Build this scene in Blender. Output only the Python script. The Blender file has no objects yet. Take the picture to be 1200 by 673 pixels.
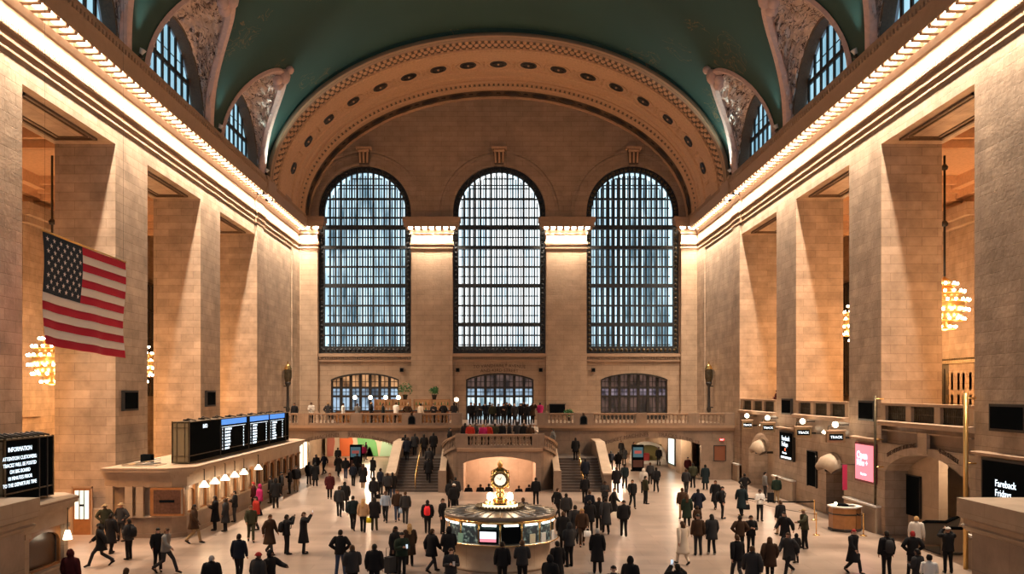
import bpy, bmesh, math, random
from mathutils import Vector, Matrix
PI = math.pi
random.seed(7)
SC = bpy.context.scene
COL = SC.collection
# ---------------------------------------------------------------- camera, world, exposure
H = 6.8                      # eye height, hall half width is 18.3 m
cam_d = bpy.data.cameras.new('camera'); cam = bpy.data.objects.new('camera', cam_d); COL.objects.link(cam)
cam.location = (0, 0, H); cam.rotation_euler = (PI/2, 0, 0)
cam_d.sensor_width = 36; cam_d.lens = 1020/1200*36
cam_d.shift_x = 16/1200; cam_d.shift_y = 122.5/1200
cam_d.clip_start = .2; cam_d.clip_end = 400
SC.camera = cam
SC.view_settings.view_transform = 'Standard'; SC.view_settings.look = 'None'
SC.view_settings.gamma = 1; SC.view_settings.use_curve_mapping = False
SC.view_settings.exposure = 0.12
SC.cycles.max_bounces = 6; SC.cycles.diffuse_bounces = 3; SC.cycles.glossy_bounces = 3
SC.cycles.sample_clamp_indirect = 4; SC.cycles.sample_clamp_direct = 0
W = bpy.data.worlds.new('world'); SC.world = W; W.use_nodes = True
W.node_tree.nodes['Background'].inputs[0].default_value = (.30, .42, .55, 1)
W.node_tree.nodes['Background'].inputs[1].default_value = .3
BULB = 24.0; BLAMP = 1020.0; CHAND = 2000.0; EAST = 1.5; UPL = 1200.0; HALLW = 1.0

# ---------------------------------------------------------------- helpers
def tag(o, label=None, cat=None, group=None, kind=None):
    if label: o['label'] = label
    if cat: o['category'] = cat
    if group: o['group'] = group
    if kind: o['kind'] = kind
    return o
def empty(name, loc=(0, 0, 0), rz=0.0, label=None, cat=None, group=None, kind=None, parent=None):
    o = bpy.data.objects.new(name, None); COL.objects.link(o)
    o.location = loc; o.rotation_euler = (0, 0, rz); o.empty_display_size = .2
    if parent: o.parent = parent
    return tag(o, label, cat, group, kind)
def link(name, me, parent=None):
    o = bpy.data.objects.new(name, me); COL.objects.link(o)
    if parent: o.parent = parent
    return o
def copy_tree(o, parent=None):
    c = o.copy(); COL.objects.link(c)
    if parent: c.parent = parent
    for ch in list(o.children): copy_tree(ch, c)
    return c
class MB:
    def __init__(s): s.v = []; s.f = []; s.sm = []
    def add(s, vs, fs, smooth=False):
        k = len(s.v); s.v += [tuple(p) for p in vs]
        s.f += [tuple(i+k for i in f) for f in fs]; s.sm += [smooth]*len(fs); return s
    def box(s, x0, x1, y0, y1, z0, z1):
        if x0 > x1: x0, x1 = x1, x0
        if y0 > y1: y0, y1 = y1, y0
        return s.add([(x0,y0,z0),(x1,y0,z0),(x1,y1,z0),(x0,y1,z0),(x0,y0,z1),(x1,y0,z1),(x1,y1,z1),(x0,y1,z1)],
                     [(0,3,2,1),(4,5,6,7),(0,1,5,4),(1,2,6,5),(2,3,7,6),(3,0,4,7)])
    def lathe(s, prof, c=(0,0,0), n=16, smooth=True, sx=1, sy=1):
        vs = []; fs = []; m = len(prof)
        for i in range(n):
            a = 2*PI*i/n
            for r, z in prof: vs.append((c[0]+r*math.cos(a)*sx, c[1]+r*math.sin(a)*sy, c[2]+z))
        for i in range(n):
            j = (i+1) % n
            for k in range(m-1): fs.append((i*m+k, j*m+k, j*m+k+1, i*m+k+1))
        s.add(vs, fs, smooth)
        for k, rev in ((0, True), (m-1, False)):
            if prof[k][0] > 1e-4:
                b = len(s.v)-len(vs); f = tuple(b+i*m+k for i in range(n)); s.f.append(f[::-1] if rev else f); s.sm.append(False)
        return s
    def sphere(s, c, r, n=10, m=6, sz=1.0):
        return s.lathe([(r*math.sin(PI*k/m)+(1e-5 if k in (0,m) else 0), -r*sz*math.cos(PI*k/m)) for k in range(m+1)], c, n)
    def tube(s, pts, rad, n=8, cap=True, flat=1.0, smooth=True):
        pts = [Vector(p) for p in pts]; m = len(pts)
        if not isinstance(rad, (list, tuple)): rad = [rad]*m
        vs = []; fs = []; up = None
        for i, p in enumerate(pts):
            t = (pts[min(i+1, m-1)]-pts[max(i-1, 0)]).normalized()
            if up is None:
                up = Vector((1, 0, 0)) if abs(t.x) < .8 else Vector((0, 0, 1))
            a = (up-t*up.dot(t)).normalized(); b = t.cross(a); up = a
            for k in range(n):
                q = 2*PI*k/n
                vs.append(p+(a*math.cos(q)+b*math.sin(q)*flat)*rad[i])
        for i in range(m-1):
            for k in range(n):
                l = (k+1) % n; fs.append((i*n+k, i*n+l, (i+1)*n+l, (i+1)*n+k))
        b0 = len(s.v); s.add(vs, fs, smooth)
        if cap:
            s.f += [tuple(b0+k for k in range(n))[::-1], tuple(b0+(m-1)*n+k for k in range(n))]; s.sm += [False, False]
        return s
    def loft(s, rings, n=14, cap=True):          # rings: (cx, cy, z, rx, ry)
        vs = []; fs = []
        for cx, cy, z, rx, ry in rings:
            for k in range(n):
                a = 2*PI*k/n; vs.append((cx+rx*math.cos(a), cy+ry*math.sin(a), z))
        m = len(rings)
        for i in range(m-1):
            for k in range(n):
                l = (k+1) % n; fs.append((i*n+k, i*n+l, (i+1)*n+l, (i+1)*n+k))
        b0 = len(s.v); s.add(vs, fs, True)
        if cap:
            s.f += [tuple(b0+k for k in range(n))[::-1], tuple(b0+(m-1)*n+k for k in range(n))]; s.sm += [False, False]
        return s
    def grid(s, rows, smooth=True, close=False):
        m = len(rows[0]); fs = []
        vs = [p for r in rows for p in r]
        for i in range(len(rows)-1):
            for k in range(m-1 if not close else m):
                l = (k+1) % m; fs.append((i*m+k, i*m+l, (i+1)*m+l, (i+1)*m+k))
        return s.add(vs, fs, smooth)
    def sweep_y(s, prof, y0, y1, sgn=1):         # closed (x,z) profile along y
        vs = [(sgn*x, y0, z) for x, z in prof]+[(sgn*x, y1, z) for x, z in prof]; n = len(prof)
        return s.add(vs, [(k, (k+1) % n, n+(k+1) % n, n+k) for k in range(n)]+[tuple(range(n))[::-1], tuple(range(n, 2*n))])
    def sweep_x(s, prof, x0, x1):                # closed (y,z) profile along x
        vs = [(x0, y, z) for y, z in prof]+[(x1, y, z) for y, z in prof]; n = len(prof)
        return s.add(vs, [(k, (k+1) % n, n+(k+1) % n, n+k) for k in range(n)]+[tuple(range(n))[::-1], tuple(range(n, 2*n))])
    def xf(s, M, start=0):
        for i in range(start, len(s.v)): s.v[i] = tuple(M @ Vector(s.v[i]))
        return s
    def mesh(s, name, m=None, fix=True):
        me = bpy.data.meshes.new(name); me.from_pydata(s.v, [], s.f)
        me.polygons.foreach_set('use_smooth', s.sm)
        if fix:
            bm = bmesh.new(); bm.from_mesh(me); bmesh.ops.recalc_face_normals(bm, faces=bm.faces); bm.to_mesh(me); bm.free()
        if m: me.materials.append(m)
        return me
    def build(s, name, m=None, parent=None, fix=True):
        return link(name, s.mesh(name, m, fix), parent)
def bx(name, m, parent, *a):
    return MB().box(*a).build(name, m, parent)
def curve_mesh(loops, depth, bevel=0.0):
    cu = bpy.data.curves.new('c', 'CURVE'); cu.dimensions = '2D'; cu.fill_mode = 'BOTH'; cu.extrude = depth/2
    for lp in loops:
        sp = cu.splines.new('POLY'); sp.points.add(len(lp)-1)
        for p, q in zip(sp.points, lp): p.co = (q[0], q[1], 0, 1)
        sp.use_cyclic_u = True
    o = bpy.data.objects.new('c', cu); COL.objects.link(o)
    dg = bpy.context.evaluated_depsgraph_get(); dg.update()
    me = bpy.data.meshes.new_from_object(o.evaluated_get(dg)); bpy.data.objects.remove(o); bpy.data.curves.remove(cu)
    return me
def plate(name, loops, plane, pos, thick, m, parent=None):
    """flat wall with holes; plane 'X' -> loops are (y,z), 'Y' -> loops are (x,z); grows from pos in +axis by thick"""
    me = curve_mesh(loops, abs(thick)); c = pos+thick/2
    for v in me.vertices:
        u, w, d = v.co
        v.co = (c+d, u, w) if plane == 'X' else ((u, c-d, w) if plane == 'Y' else (u, w, c+d))
    bm = bmesh.new(); bm.from_mesh(me); bmesh.ops.remove_doubles(bm, verts=bm.verts, dist=1e-4)
    bmesh.ops.recalc_face_normals(bm, faces=bm.faces); bm.to_mesh(me); bm.free()
    for p in me.polygons: p.use_smooth = False
    me.materials.clear(); me.materials.append(m); me.name = name
    return link(name, me, parent)
def rect(a0, a1, b0, b1): return [(a0, b0), (a1, b0), (a1, b1), (a0, b1)]
def archp(c, hw, z0, zs, n=28, rise=None):
    rise = hw if rise is None else rise
    return [(c-hw, z0), (c+hw, z0)]+[(c+hw*math.cos(PI*k/n), zs+rise*math.sin(PI*k/n)) for k in range(n+1)]
def segp(a0, a1, z0, zs, zc, n=20):
    return [(a0, z0), (a1, z0)]+[(a1+(a0-a1)*k/n, zs+(zc-zs)*(1-(2*k/n-1)**2)**.8 if 0 < k < n else zs) for k in range(n+1)]
def text_mesh(txt, size, depth=.01, align='CENTER', spacing=1.0):
    cu = bpy.data.curves.new('t', 'FONT'); cu.body = txt; cu.size = size; cu.extrude = depth/2
    cu.align_x = align; cu.space_character = spacing; cu.resolution_u = 2
    o = bpy.data.objects.new('t', cu); COL.objects.link(o)
    dg = bpy.context.evaluated_depsgraph_get(); dg.update()
    me = bpy.data.meshes.new_from_object(o.evaluated_get(dg)); bpy.data.objects.remove(o); bpy.data.curves.remove(cu)
    return me
def lettering(txt, size, fn, m, parent=None, name='lettering', depth=.02, align='CENTER', spacing=1.0, bold=0):
    """fn maps (u along line, v up, d out) to world/local"""
    me = text_mesh(txt, size, depth, align, spacing)
    for v in me.vertices: v.co = fn(v.co.x, v.co.y, v.co.z)
    me.materials.clear(); me.materials.append(m)
    return link(name, me, parent)

# ---------------------------------------------------------------- materials
def nt(name):
    m = bpy.data.materials.new(name); m.use_nodes = True; t = m.node_tree
    return m, t, t.nodes['Principled BSDF']
def mat(name, col, rough=.6, metal=0.0, emit=None, es=0.0, bump=0.0, bscale=8.0, var=.0):
    m, t, p = nt(name)
    p.inputs['Base Color'].default_value = (*col, 1); p.inputs['Roughness'].default_value = rough; p.inputs['Metallic'].default_value = metal
    if emit:
        p.inputs['Emission Color'].default_value = (*emit, 1); p.inputs['Emission Strength'].default_value = es
    if bump or var:
        tc = t.nodes.new('ShaderNodeTexCoord'); nz = t.nodes.new('ShaderNodeTexNoise'); nz.inputs['Scale'].default_value = bscale; nz.inputs['Detail'].default_value = 5
        t.links.new(tc.outputs['Object'], nz.inputs['Vector'])
        if bump:
            b = t.nodes.new('ShaderNodeBump'); b.inputs['Strength'].default_value = bump; b.inputs['Distance'].default_value = .03
            t.links.new(nz.outputs['Fac'], b.inputs['Height']); t.links.new(b.outputs['Normal'], p.inputs['Normal'])
        if var:
            r = t.nodes.new('ShaderNodeMix'); r.data_type = 'RGBA'
            r.inputs['A'].default_value = (*[c*(1-var) for c in col], 1); r.inputs['B'].default_value = (*[min(1, c*(1+var)) for c in col], 1)
            t.links.new(nz.outputs['Fac'], r.inputs['Factor']); t.links.new(r.outputs['Result'], p.inputs['Base Color'])
    return m
def stone(name, c1, c2, mortar, bw=1.5, bh=.43, rough=.6, msize=.009, blotch=.42, bump=.36):
    m, t, p = nt(name); N = t.nodes.new; L = t.links.new
    tc = N('ShaderNodeTexCoord'); sx = N('ShaderNodeSeparateXYZ'); L(tc.outputs['Object'], sx.inputs[0])
    ge = N('ShaderNodeNewGeometry'); sn = N('ShaderNodeSeparateXYZ'); L(ge.outputs['True Normal'], sn.inputs[0])
    ab = N('ShaderNodeMath'); ab.operation = 'ABSOLUTE'; L(sn.outputs['X'], ab.inputs[0])
    gt = N('ShaderNodeMath'); gt.operation = 'GREATER_THAN'; gt.inputs[1].default_value = .6; L(ab.outputs[0], gt.inputs[0])
    mx = N('ShaderNodeMix'); L(gt.outputs[0], mx.inputs['Factor']); L(sx.outputs['X'], mx.inputs['A']); L(sx.outputs['Y'], mx.inputs['B'])
    cb = N('ShaderNodeCombineXYZ'); L(mx.outputs['Result'], cb.inputs[0]); L(sx.outputs['Z'], cb.inputs[1])
    br = N('ShaderNodeTexBrick'); L(cb.outputs[0], br.inputs['Vector']); br.inputs['Scale'].default_value = 1
    br.inputs['Brick Width'].default_value = bw; br.inputs['Row Height'].default_value = bh; br.inputs['Mortar Size'].default_value = msize
    br.inputs['Mortar Smooth'].default_value = .3; br.inputs['Bias'].default_value = 0
    br.inputs['Color1'].default_value = (*c1, 1); br.inputs['Color2'].default_value = (*c2, 1); br.inputs['Mortar'].default_value = (*mortar, 1)
    nz = N('ShaderNodeTexNoise'); nz.inputs['Scale'].default_value = .9; nz.inputs['Detail'].default_value = 6; nz.inputs['Roughness'].default_value = .65
    L(tc.outputs['Object'], nz.inputs['Vector'])
    rp = N('ShaderNodeMapRange'); rp.inputs[1].default_value = .3; rp.inputs[2].default_value = .7; rp.inputs[3].default_value = 1-blotch; rp.inputs[4].default_value = 1.08
    L(nz.outputs['Fac'], rp.inputs[0])
    ml = N('ShaderNodeMix'); ml.data_type = 'RGBA'; ml.blend_type = 'MULTIPLY'; ml.inputs['Factor'].default_value = 1
    L(br.outputs['Color'], ml.inputs['A']); L(rp.outputs[0], ml.inputs['B']); L(ml.outputs['Result'], p.inputs['Base Color'])
    p.inputs['Roughness'].default_value = rough
    b = N('ShaderNodeBump'); b.inputs['Strength'].default_value = bump; b.inputs['Distance'].default_value = .05
    iv = N('ShaderNodeMath'); iv.operation = 'MULTIPLY_ADD'; iv.inputs[1].default_value = -1; L(br.outputs['Fac'], iv.inputs[0])
    nf = N('ShaderNodeTexNoise'); nf.inputs['Scale'].default_value = 7; nf.inputs['Detail'].default_value = 4; L(tc.outputs['Object'], nf.inputs['Vector'])
    n2 = N('ShaderNodeMath'); n2.operation = 'MULTIPLY'; n2.inputs[1].default_value = .6; L(nf.outputs['Fac'], n2.inputs[0]); L(n2.outputs[0], iv.inputs[2])
    L(iv.outputs[0], b.inputs['Height']); L(b.outputs['Normal'], p.inputs['Normal'])
    return m
M = {}
M['stone'] = stone('limestone_blocks', (.48, .365, .275), (.385, .29, .215), (.22, .15, .10))
M['farstone'] = stone('limestone_far_wall', (.44, .315, .22), (.39, .28, .195), (.24, .155, .105), 1.5, .46, msize=.014, blotch=.25)
M['smooth'] = stone('limestone_smooth', (.44, .33, .235), (.40, .30, .215), (.26, .18, .12), 3.0, 1.6, msize=.006, blotch=.25, bump=.2)
M['marble'] = stone('botticino_marble', (.30, .21, .15), (.26, .18, .13), (.14, .09, .06), 2.2, 1.5, rough=.3, msize=.008, blotch=.4, bump=.1)
M['plaster'] = mat('ornate_plaster', (.60, .38, .23), .7, bump=.6, bscale=6, var=.25)
M['pink'] = mat('pink_plaster', (.62, .44, .40), .7, bump=.5, bscale=5, var=.25)
M['gildrelief'] = mat('dark_relief', (.11, .07, .045), .6, bump=1.0, bscale=9, var=.4)  # deep brown ornament colour, tone varied by noise
M['trim'] = mat('cornice_stone', (.36, .24, .16), .6, var=.15, bscale=3)
M['dark'] = mat('dark_bronze', (.045, .042, .04), .45, .6, var=.3)
M['bronze'] = mat('window_bronze', (.035, .04, .045), .5, .5)
M['ornbr'] = mat('ornamental_bronze', (.10, .08, .05), .4, .7, bump=1.0, bscale=5, var=.8)
M['brass'] = mat('polished_brass', (.80, .52, .20), .22, 1.0)
M['gold'] = mat('gilded_metal', (.75, .48, .18), .35, .9)
M['steel'] = mat('brushed_steel', (.45, .42, .38), .3, .9)
M['black'] = mat('black_panel', (.006, .008, .010), .3); M['black'].node_tree.nodes['Principled BSDF'].inputs['Specular IOR Level'].default_value = 0
M['wood'] = mat('polished_oak', (.30, .13, .045), .35, var=.35, bscale=5)
M['white'] = mat('white_surface', (.75, .72, .68), .5)
M['glassdk'] = mat('dark_glass', (.02, .025, .03), .08)
M['bulb'] = mat('lit_bulb', (1, .8, .6), .4, emit=(1, .79, .58), es=BULB)
M['cbulb'] = mat('chandelier_bulb_glass', (1, .8, .6), .4, emit=(1, .75, .5), es=34)
M['globe'] = mat('lit_opal_globe', (1, .9, .75), .4, emit=(1, .78, .5), es=9)
M['dial'] = mat('opal_clock_dial', (1, .95, .85), .4, emit=(1, .86, .66), es=.85)
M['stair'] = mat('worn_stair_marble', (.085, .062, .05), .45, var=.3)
M['letter'] = mat('incised_lettering', (.10, .06, .04), .7)
M['scrwhite'] = mat('lit_white_text', (.9, .95, 1), .5, emit=(.75, .9, 1), es=1.6)
M['scrblue'] = mat('lit_blue_banner', (.1, .3, .7), .5, emit=(.06, .25, .75), es=1.0)
M['scrpink'] = mat('lit_pink_screen', (.8, .3, .4), .5, emit=(.95, .28, .36), es=.85)
M['scrred'] = mat('lit_red_dot', (.8, .1, .05), .5, emit=(1, .15, .05), es=1.2)
M['lightstrip'] = mat('lit_strip', (1, 1, 1), .5, emit=(.9, 1, .9), es=4)
M['shade'] = mat('opal_lamp_shade', (1, .9, .75), .5, emit=(1, .80, .55), es=5)
M['brass2'] = mat('aged_brass_case', (.30, .20, .11), .4, .6, var=.2)
def floor_mat():
    m, t, p = nt('tennessee_marble_floor'); N = t.nodes.new; L = t.links.new
    tc = N('ShaderNodeTexCoord'); br = N('ShaderNodeTexBrick'); L(tc.outputs['Object'], br.inputs['Vector'])
    br.inputs['Scale'].default_value = 1; br.inputs['Brick Width'].default_value = 2.4; br.inputs['Row Height'].default_value = .9
    br.inputs['Mortar Size'].default_value = .012; br.inputs['Color1'].default_value = (.40, .305, .25, 1); br.inputs['Color2'].default_value = (.31, .235, .19, 1)
    br.inputs['Mortar'].default_value = (.22, .15, .12, 1)
    nz = N('ShaderNodeTexNoise'); nz.inputs['Scale'].default_value = .35; nz.inputs['Detail'].default_value = 7; nz.inputs['Roughness'].default_value = .6; L(tc.outputs['Object'], nz.inputs['Vector'])
    rp = N('ShaderNodeMapRange'); rp.inputs[1].default_value = .3; rp.inputs[2].default_value = .7; rp.inputs[3].default_value = .62; rp.inputs[4].default_value = 1.12; L(nz.outputs['Fac'], rp.inputs[0])
    ml = N('ShaderNodeMix'); ml.data_type = 'RGBA'; ml.blend_type = 'MULTIPLY'; ml.inputs['Factor'].default_value = 1
    L(br.outputs['Color'], ml.inputs['A']); L(rp.outputs[0], ml.inputs['B']); L(ml.outputs['Result'], p.inputs['Base Color'])
    r2 = N('ShaderNodeMapRange'); r2.inputs[3].default_value = .24; r2.inputs[4].default_value = .36; L(nz.outputs['Fac'], r2.inputs[0]); L(r2.outputs[0], p.inputs['Roughness'])
    return m
M['floor'] = floor_mat()
def ceil_mat():
    m, t, p = nt('zodiac_ceiling_paint'); N = t.nodes.new; L = t.links.new
    tc = N('ShaderNodeTexCoord')
    nz = N('ShaderNodeTexNoise'); nz.inputs['Scale'].default_value = .25; nz.inputs['Detail'].default_value = 6; L(tc.outputs['Object'], nz.inputs['Vector'])
    a = N('ShaderNodeMix'); a.data_type = 'RGBA'; a.inputs['A'].default_value = (.012, .045, .04, 1); a.inputs['B'].default_value = (.018, .062, .054, 1); L(nz.outputs['Fac'], a.inputs['Factor'])
    # faint gold figure lines, only in a few patches
    wv = N('ShaderNodeTexNoise'); wv.inputs['Scale'].default_value = .5; wv.inputs['Detail'].default_value = 3; wv.inputs['Distortion'].default_value = 2.5; L(tc.outputs['Object'], wv.inputs['Vector'])
    c = N('ShaderNodeMath'); c.operation = 'COMPARE'; c.inputs[1].default_value = .5; c.inputs[2].default_value = .012; L(wv.outputs['Fac'], c.inputs[0])
    pz = N('ShaderNodeTexNoise'); pz.inputs['Scale'].default_value = .12; L(tc.outputs['Object'], pz.inputs['Vector'])
    g = N('ShaderNodeMath'); g.operation = 'GREATER_THAN'; g.inputs[1].default_value = .56; L(pz.outputs['Fac'], g.inputs[0])
    mm = N('ShaderNodeMath'); mm.operation = 'MULTIPLY'; L(c.outputs[0], mm.inputs[0]); L(g.outputs[0], mm.inputs[1])
    m2 = N('ShaderNodeMath'); m2.operation = 'MULTIPLY'; m2.inputs[1].default_value = .5; L(mm.outputs[0], m2.inputs[0])
    b = N('ShaderNodeMix'); b.data_type = 'RGBA'; b.inputs['B'].default_value = (.22, .13, .05, 1); L(a.outputs['Result'], b.inputs['A']); L(m2.outputs[0], b.inputs['Factor'])
    L(b.outputs['Result'], p.inputs['Base Color']); p.inputs['Roughness'].default_value = .75
    return m
M['ceil'] = ceil_mat()
def relief_mat():
    m, t, p = nt('sculpted_plaster_relief'); N = t.nodes.new; L = t.links.new
    tc = N('ShaderNodeTexCoord'); n1 = N('ShaderNodeTexNoise'); n1.inputs['Scale'].default_value = 1.1; n1.inputs['Detail'].default_value = 5; n1.inputs['Distortion'].default_value = 1.6; L(tc.outputs['Object'], n1.inputs['Vector'])
    b = N('ShaderNodeBump'); b.inputs['Strength'].default_value = 1; b.inputs['Distance'].default_value = .5; L(n1.outputs['Fac'], b.inputs['Height']); L(b.outputs['Normal'], p.inputs['Normal'])
    c = N('ShaderNodeMath'); c.operation = 'COMPARE'; c.inputs[1].default_value = .47; c.inputs[2].default_value = .017; L(n1.outputs['Fac'], c.inputs[0])
    x = N('ShaderNodeMix'); x.data_type = 'RGBA'; x.inputs['A'].default_value = (.85, .68, .61, 1); x.inputs['B'].default_value = (.14, .09, .08, 1); L(c.outputs[0], x.inputs['Factor']); L(x.outputs['Result'], p.inputs['Base Color'])  # dark lines paint the shade of the carved hollows into the colour
    p.inputs['Roughness'].default_value = .7; return m
M['relief'] = relief_mat()
def pane_mat(name, lo, hi, s, sy=.25, scale=1.2, thr=(.35, .6), seed=0.0):
    m, t, p = nt(name); N = t.nodes.new; L = t.links.new
    tc = N('ShaderNodeTexCoord'); mp = N('ShaderNodeMapping'); mp.inputs['Scale'].default_value = (1, 1, sy); mp.inputs['Location'].default_value = (seed, seed, 0); L(tc.outputs['Object'], mp.inputs['Vector'])
    nz = N('ShaderNodeTexNoise'); nz.inputs['Scale'].default_value = scale; nz.inputs['Detail'].default_value = 4; L(mp.outputs[0], nz.inputs['Vector'])
    r = N('ShaderNodeMapRange'); r.inputs[1].default_value = thr[0]; r.inputs[2].default_value = thr[1]; L(nz.outputs['Fac'], r.inputs[0])
    x = N('ShaderNodeMix'); x.data_type = 'RGBA'; x.inputs['A'].default_value = (*lo, 1); x.inputs['B'].default_value = (*hi, 1); L(r.outputs[0], x.inputs['Factor'])
    L(x.outputs['Result'], p.inputs['Emission Color']); p.inputs['Emission Strength'].default_value = s
    p.inputs['Base Color'].default_value = (.05, .06, .07, 1); p.inputs['Roughness'].default_value = .2
    return m
M['paneC'] = pane_mat('daylight_glass_centre', (.50, .68, .78), (.95, 1.0, 1.0), 1.9, .2, .8)
M['paneS'] = pane_mat('daylight_glass_side', (.10, .19, .25), (.62, .86, .98), 1.5, .12, 1.9, (.33, .6), 3.0)
M['paneL'] = pane_mat('daylight_glass_lunette', (.22, .45, .58), (.42, .72, .86), 1.0, .2, 1.0)
M['paneE'] = pane_mat('daylight_glass_east', (.75, .86, 1), (.85, .92, 1), EAST)
M['warmglass'] = pane_mat('warm_lit_room_glass', (.10, .04, .015), (.75, .38, .17), .9, .6, 1.2)
M['bluglass'] = pane_mat('cool_lit_lobby_glass', (.06, .09, .13), (.45, .62, .80), .9, .6, 1.5)
M['dkglass'] = pane_mat('dim_lobby_glass', (.02, .012, .01), (.16, .09, .07), .7, .7, 1.5)
M['violetglass'] = pane_mat('violet_lit_lobby_glass', (.05, .04, .06), (.35, .28, .34), .7, .6, 2.5)
M['skyglass'] = pane_mat('bright_door_glass', (.15, .26, .32), (.75, .92, 1), 1.1, .6, 1.6)

# ================================================================ THE SHELL
X0 = 18.3; XB = 21.2; XO = 30.0; YW = 80.3; YE = -4.0
OPEN = [(-2.3, 5.7), (9.6, 17.7), (21.5, 29.6), (33.45, 41.6), (45.4, 53.5), (57.25, 65.5)]
ZL = 18.63
# floor, with the opening of the ramp under the stairs
fl = MB()
for a in ((-31, 31, -6, 58.9), (-31, -2.45, 58.9, 95), (2.6, 31, 58.9, 95), (-2.45, 2.6, 66.8, 95)):
    fl.box(a[0], a[1], a[2], a[3], -.3, 0)
tag(fl.build('floor', M['floor']), kind='structure')
# side walls
for sgn, side in ((-1, 'south'), (1, 'north')):
    loops = [rect(YE-.5, YW+.5, -2.5, 22.4)]
    for a, b in OPEN: loops.append(rect(a, b, -1 if sgn < 0 or b < 30 else 4.35, ZL))
    if sgn > 0:
        loops.append(segp(33.8, 41.2, -1, 3.05, 4.05))
        loops.append(archp(50.2, 0, -1, 0, 2) if False else segp(46.1, 48.6, -1, 2.5, 3.1))
        loops.append(segp(57.7, 63.6, -1, 2.4, 3.9))
    w = plate('wall_'+side, loops, 'X', X0 if sgn > 0 else -XB, XB-X0, M['stone']); tag(w, kind='structure')
    MB().box(sgn*XO, sgn*(XO+.4), YE, YW, -1, 23).build('wall_'+side+'_aisle', M['stone'])['kind'] = 'structure'
# soffit frames under each lintel and dark coffer
k = 0
for sgn in (-1, 1):
    mb = MB()
    for a, b in OPEN[2:]:
        x0, x1 = sorted((sgn*(X0+.45), sgn*(XB-.45)))
        y0, y1 = a+.9, b-.9
        for q in ((x0, x1, y0, y0+.14), (x0, x1, y1-.14, y1), (x0, x0+.14, y0, y1), (x1-.14, x1, y0, y1)): mb.box(*q, ZL-.10, ZL+.02)
        for q in ((x0+.3, x1-.3, y0+.3, y0+.38), (x0+.3, x1-.3, y1-.38, y1-.3), (x0+.3, x0+.38, y0+.3, y1-.3), (x1-.38, x1-.3, y0+.3, y1-.3)): mb.box(*q, ZL-.05, ZL+.02)
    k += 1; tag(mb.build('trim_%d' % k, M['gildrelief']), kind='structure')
# aisle ceilings, with coffers of dark moulding
for sgn, side in ((-1, 'south'), (1, 'north')):
    mb = MB(); x0, x1 = sorted((sgn*XB, sgn*XO)); mb.box(x0, x1, YE, YW, 20.2, 20.6)
    tag(mb.build('ceiling_'+side+'_aisle', M['plaster']), kind='structure')
    mb = MB()
    for a, b in OPEN[2:]:
        c = (a+b)/2
        for d, z in ((5.9, 18.9), (5.3, 19.3), (4.6, 19.7)):
            mb.box(x0, x1, c-d-.3, c-d, z, 20.2); mb.box(x0, x1, c+d, c+d+.3, z, 20.2)
        for d, z in ((0, 18.5), (.5, 19.0), (1.0, 19.5)):
            xx = sgn*(XO-d); mb.box(xx, xx-sgn*.5, c-5.9, c+5.9, z, 20.2)
            xx = sgn*(XB+d); mb.box(xx, xx+sgn*.5, c-5.9, c+5.9, z+.4, 20.2)
    k += 1; tag(mb.build('trim_%d' % k, M['plaster']), kind='structure')
    # pilasters and capitals of the aisle wall
    mb = MB()
    for yc in (43.6, 55.5, 67.4):
        xx = sgn*XO
        mb.box(xx, xx-sgn*.5, yc-1.5, yc+1.5, 5.2, 17.3); mb.box(xx, xx-sgn*.9, yc-1.8, yc+1.8, 17.3, 17.7); mb.box(xx, xx-sgn*1.2, yc-2, yc+2, 17.7, 18.5)
    k += 1; tag(mb.build('trim_%d' % k, M['stone']), kind='structure')
# tall dark windows of the aisle wall
wn = 0
def big_grid(root, m, cx, hw, z0, z1, y, nv, nh, r=.05):
    mb = MB()
    for i in range(1, nv): x = cx-hw+2*hw*i/nv; mb.box(x-r, x+r, y-.05, y+.05, z0, z1)
    for i in range(1, nh): z = z0+(z1-z0)*i/nh; mb.box(cx-hw, cx+hw, y-.06, y+.06, z-r, z+r)
    return mb.build('glazing_bars', m, root)
for sgn in (-1, 1):
    for yc in (49.45, 61.4, 73.3):
        wn += 1; r = empty('window_%d' % wn, (0, 0, 0), kind='structure')
        x = sgn*(XO-.06)
        MB().box(x, x-sgn*.05, yc-2.3, yc+2.3, 6.6, 16).build('pane', M['glassdk'], r)
        mb = MB()
        for q in (-2.3, -.8, .8, 2.3): mb.box(x, x-sgn*.2, yc+q-.12, yc+q+.12, 6.5, 16.1)
        for z in (6.5, 8.9, 11.3, 13.7, 16.0): mb.box(x, x-sgn*.18, yc-2.4, yc+2.4, z-.1, z+.1)
        mb.build('frame', M['dark'], r)
# upper floor slab of the aisles (north, level 5.2; south, bare floor)
tag(bx('floor_north_gallery', M['marble'], None, XB-.01, XO, 30, YW, 4.9, 5.2), kind='structure')
tag(bx('ceiling_north_arcade', M['smooth'], None, XB-.01, 25.5, 30, YW, 4.15, 4.6), kind='structure')
tag(bx('wall_north_arcade', M['smooth'], None, 24.6, 25.0, 30, YW, 0, 4.2), kind='structure')
# floors of the openings above the arches on the north side
for i, (a, b) in enumerate(OPEN[3:]):
    tag(bx('floor_gallery_bay_%d' % (i+1), M['marble'], None, X0+.3, XB, a, b, 4.34, 5.2), kind='structure')
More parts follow.
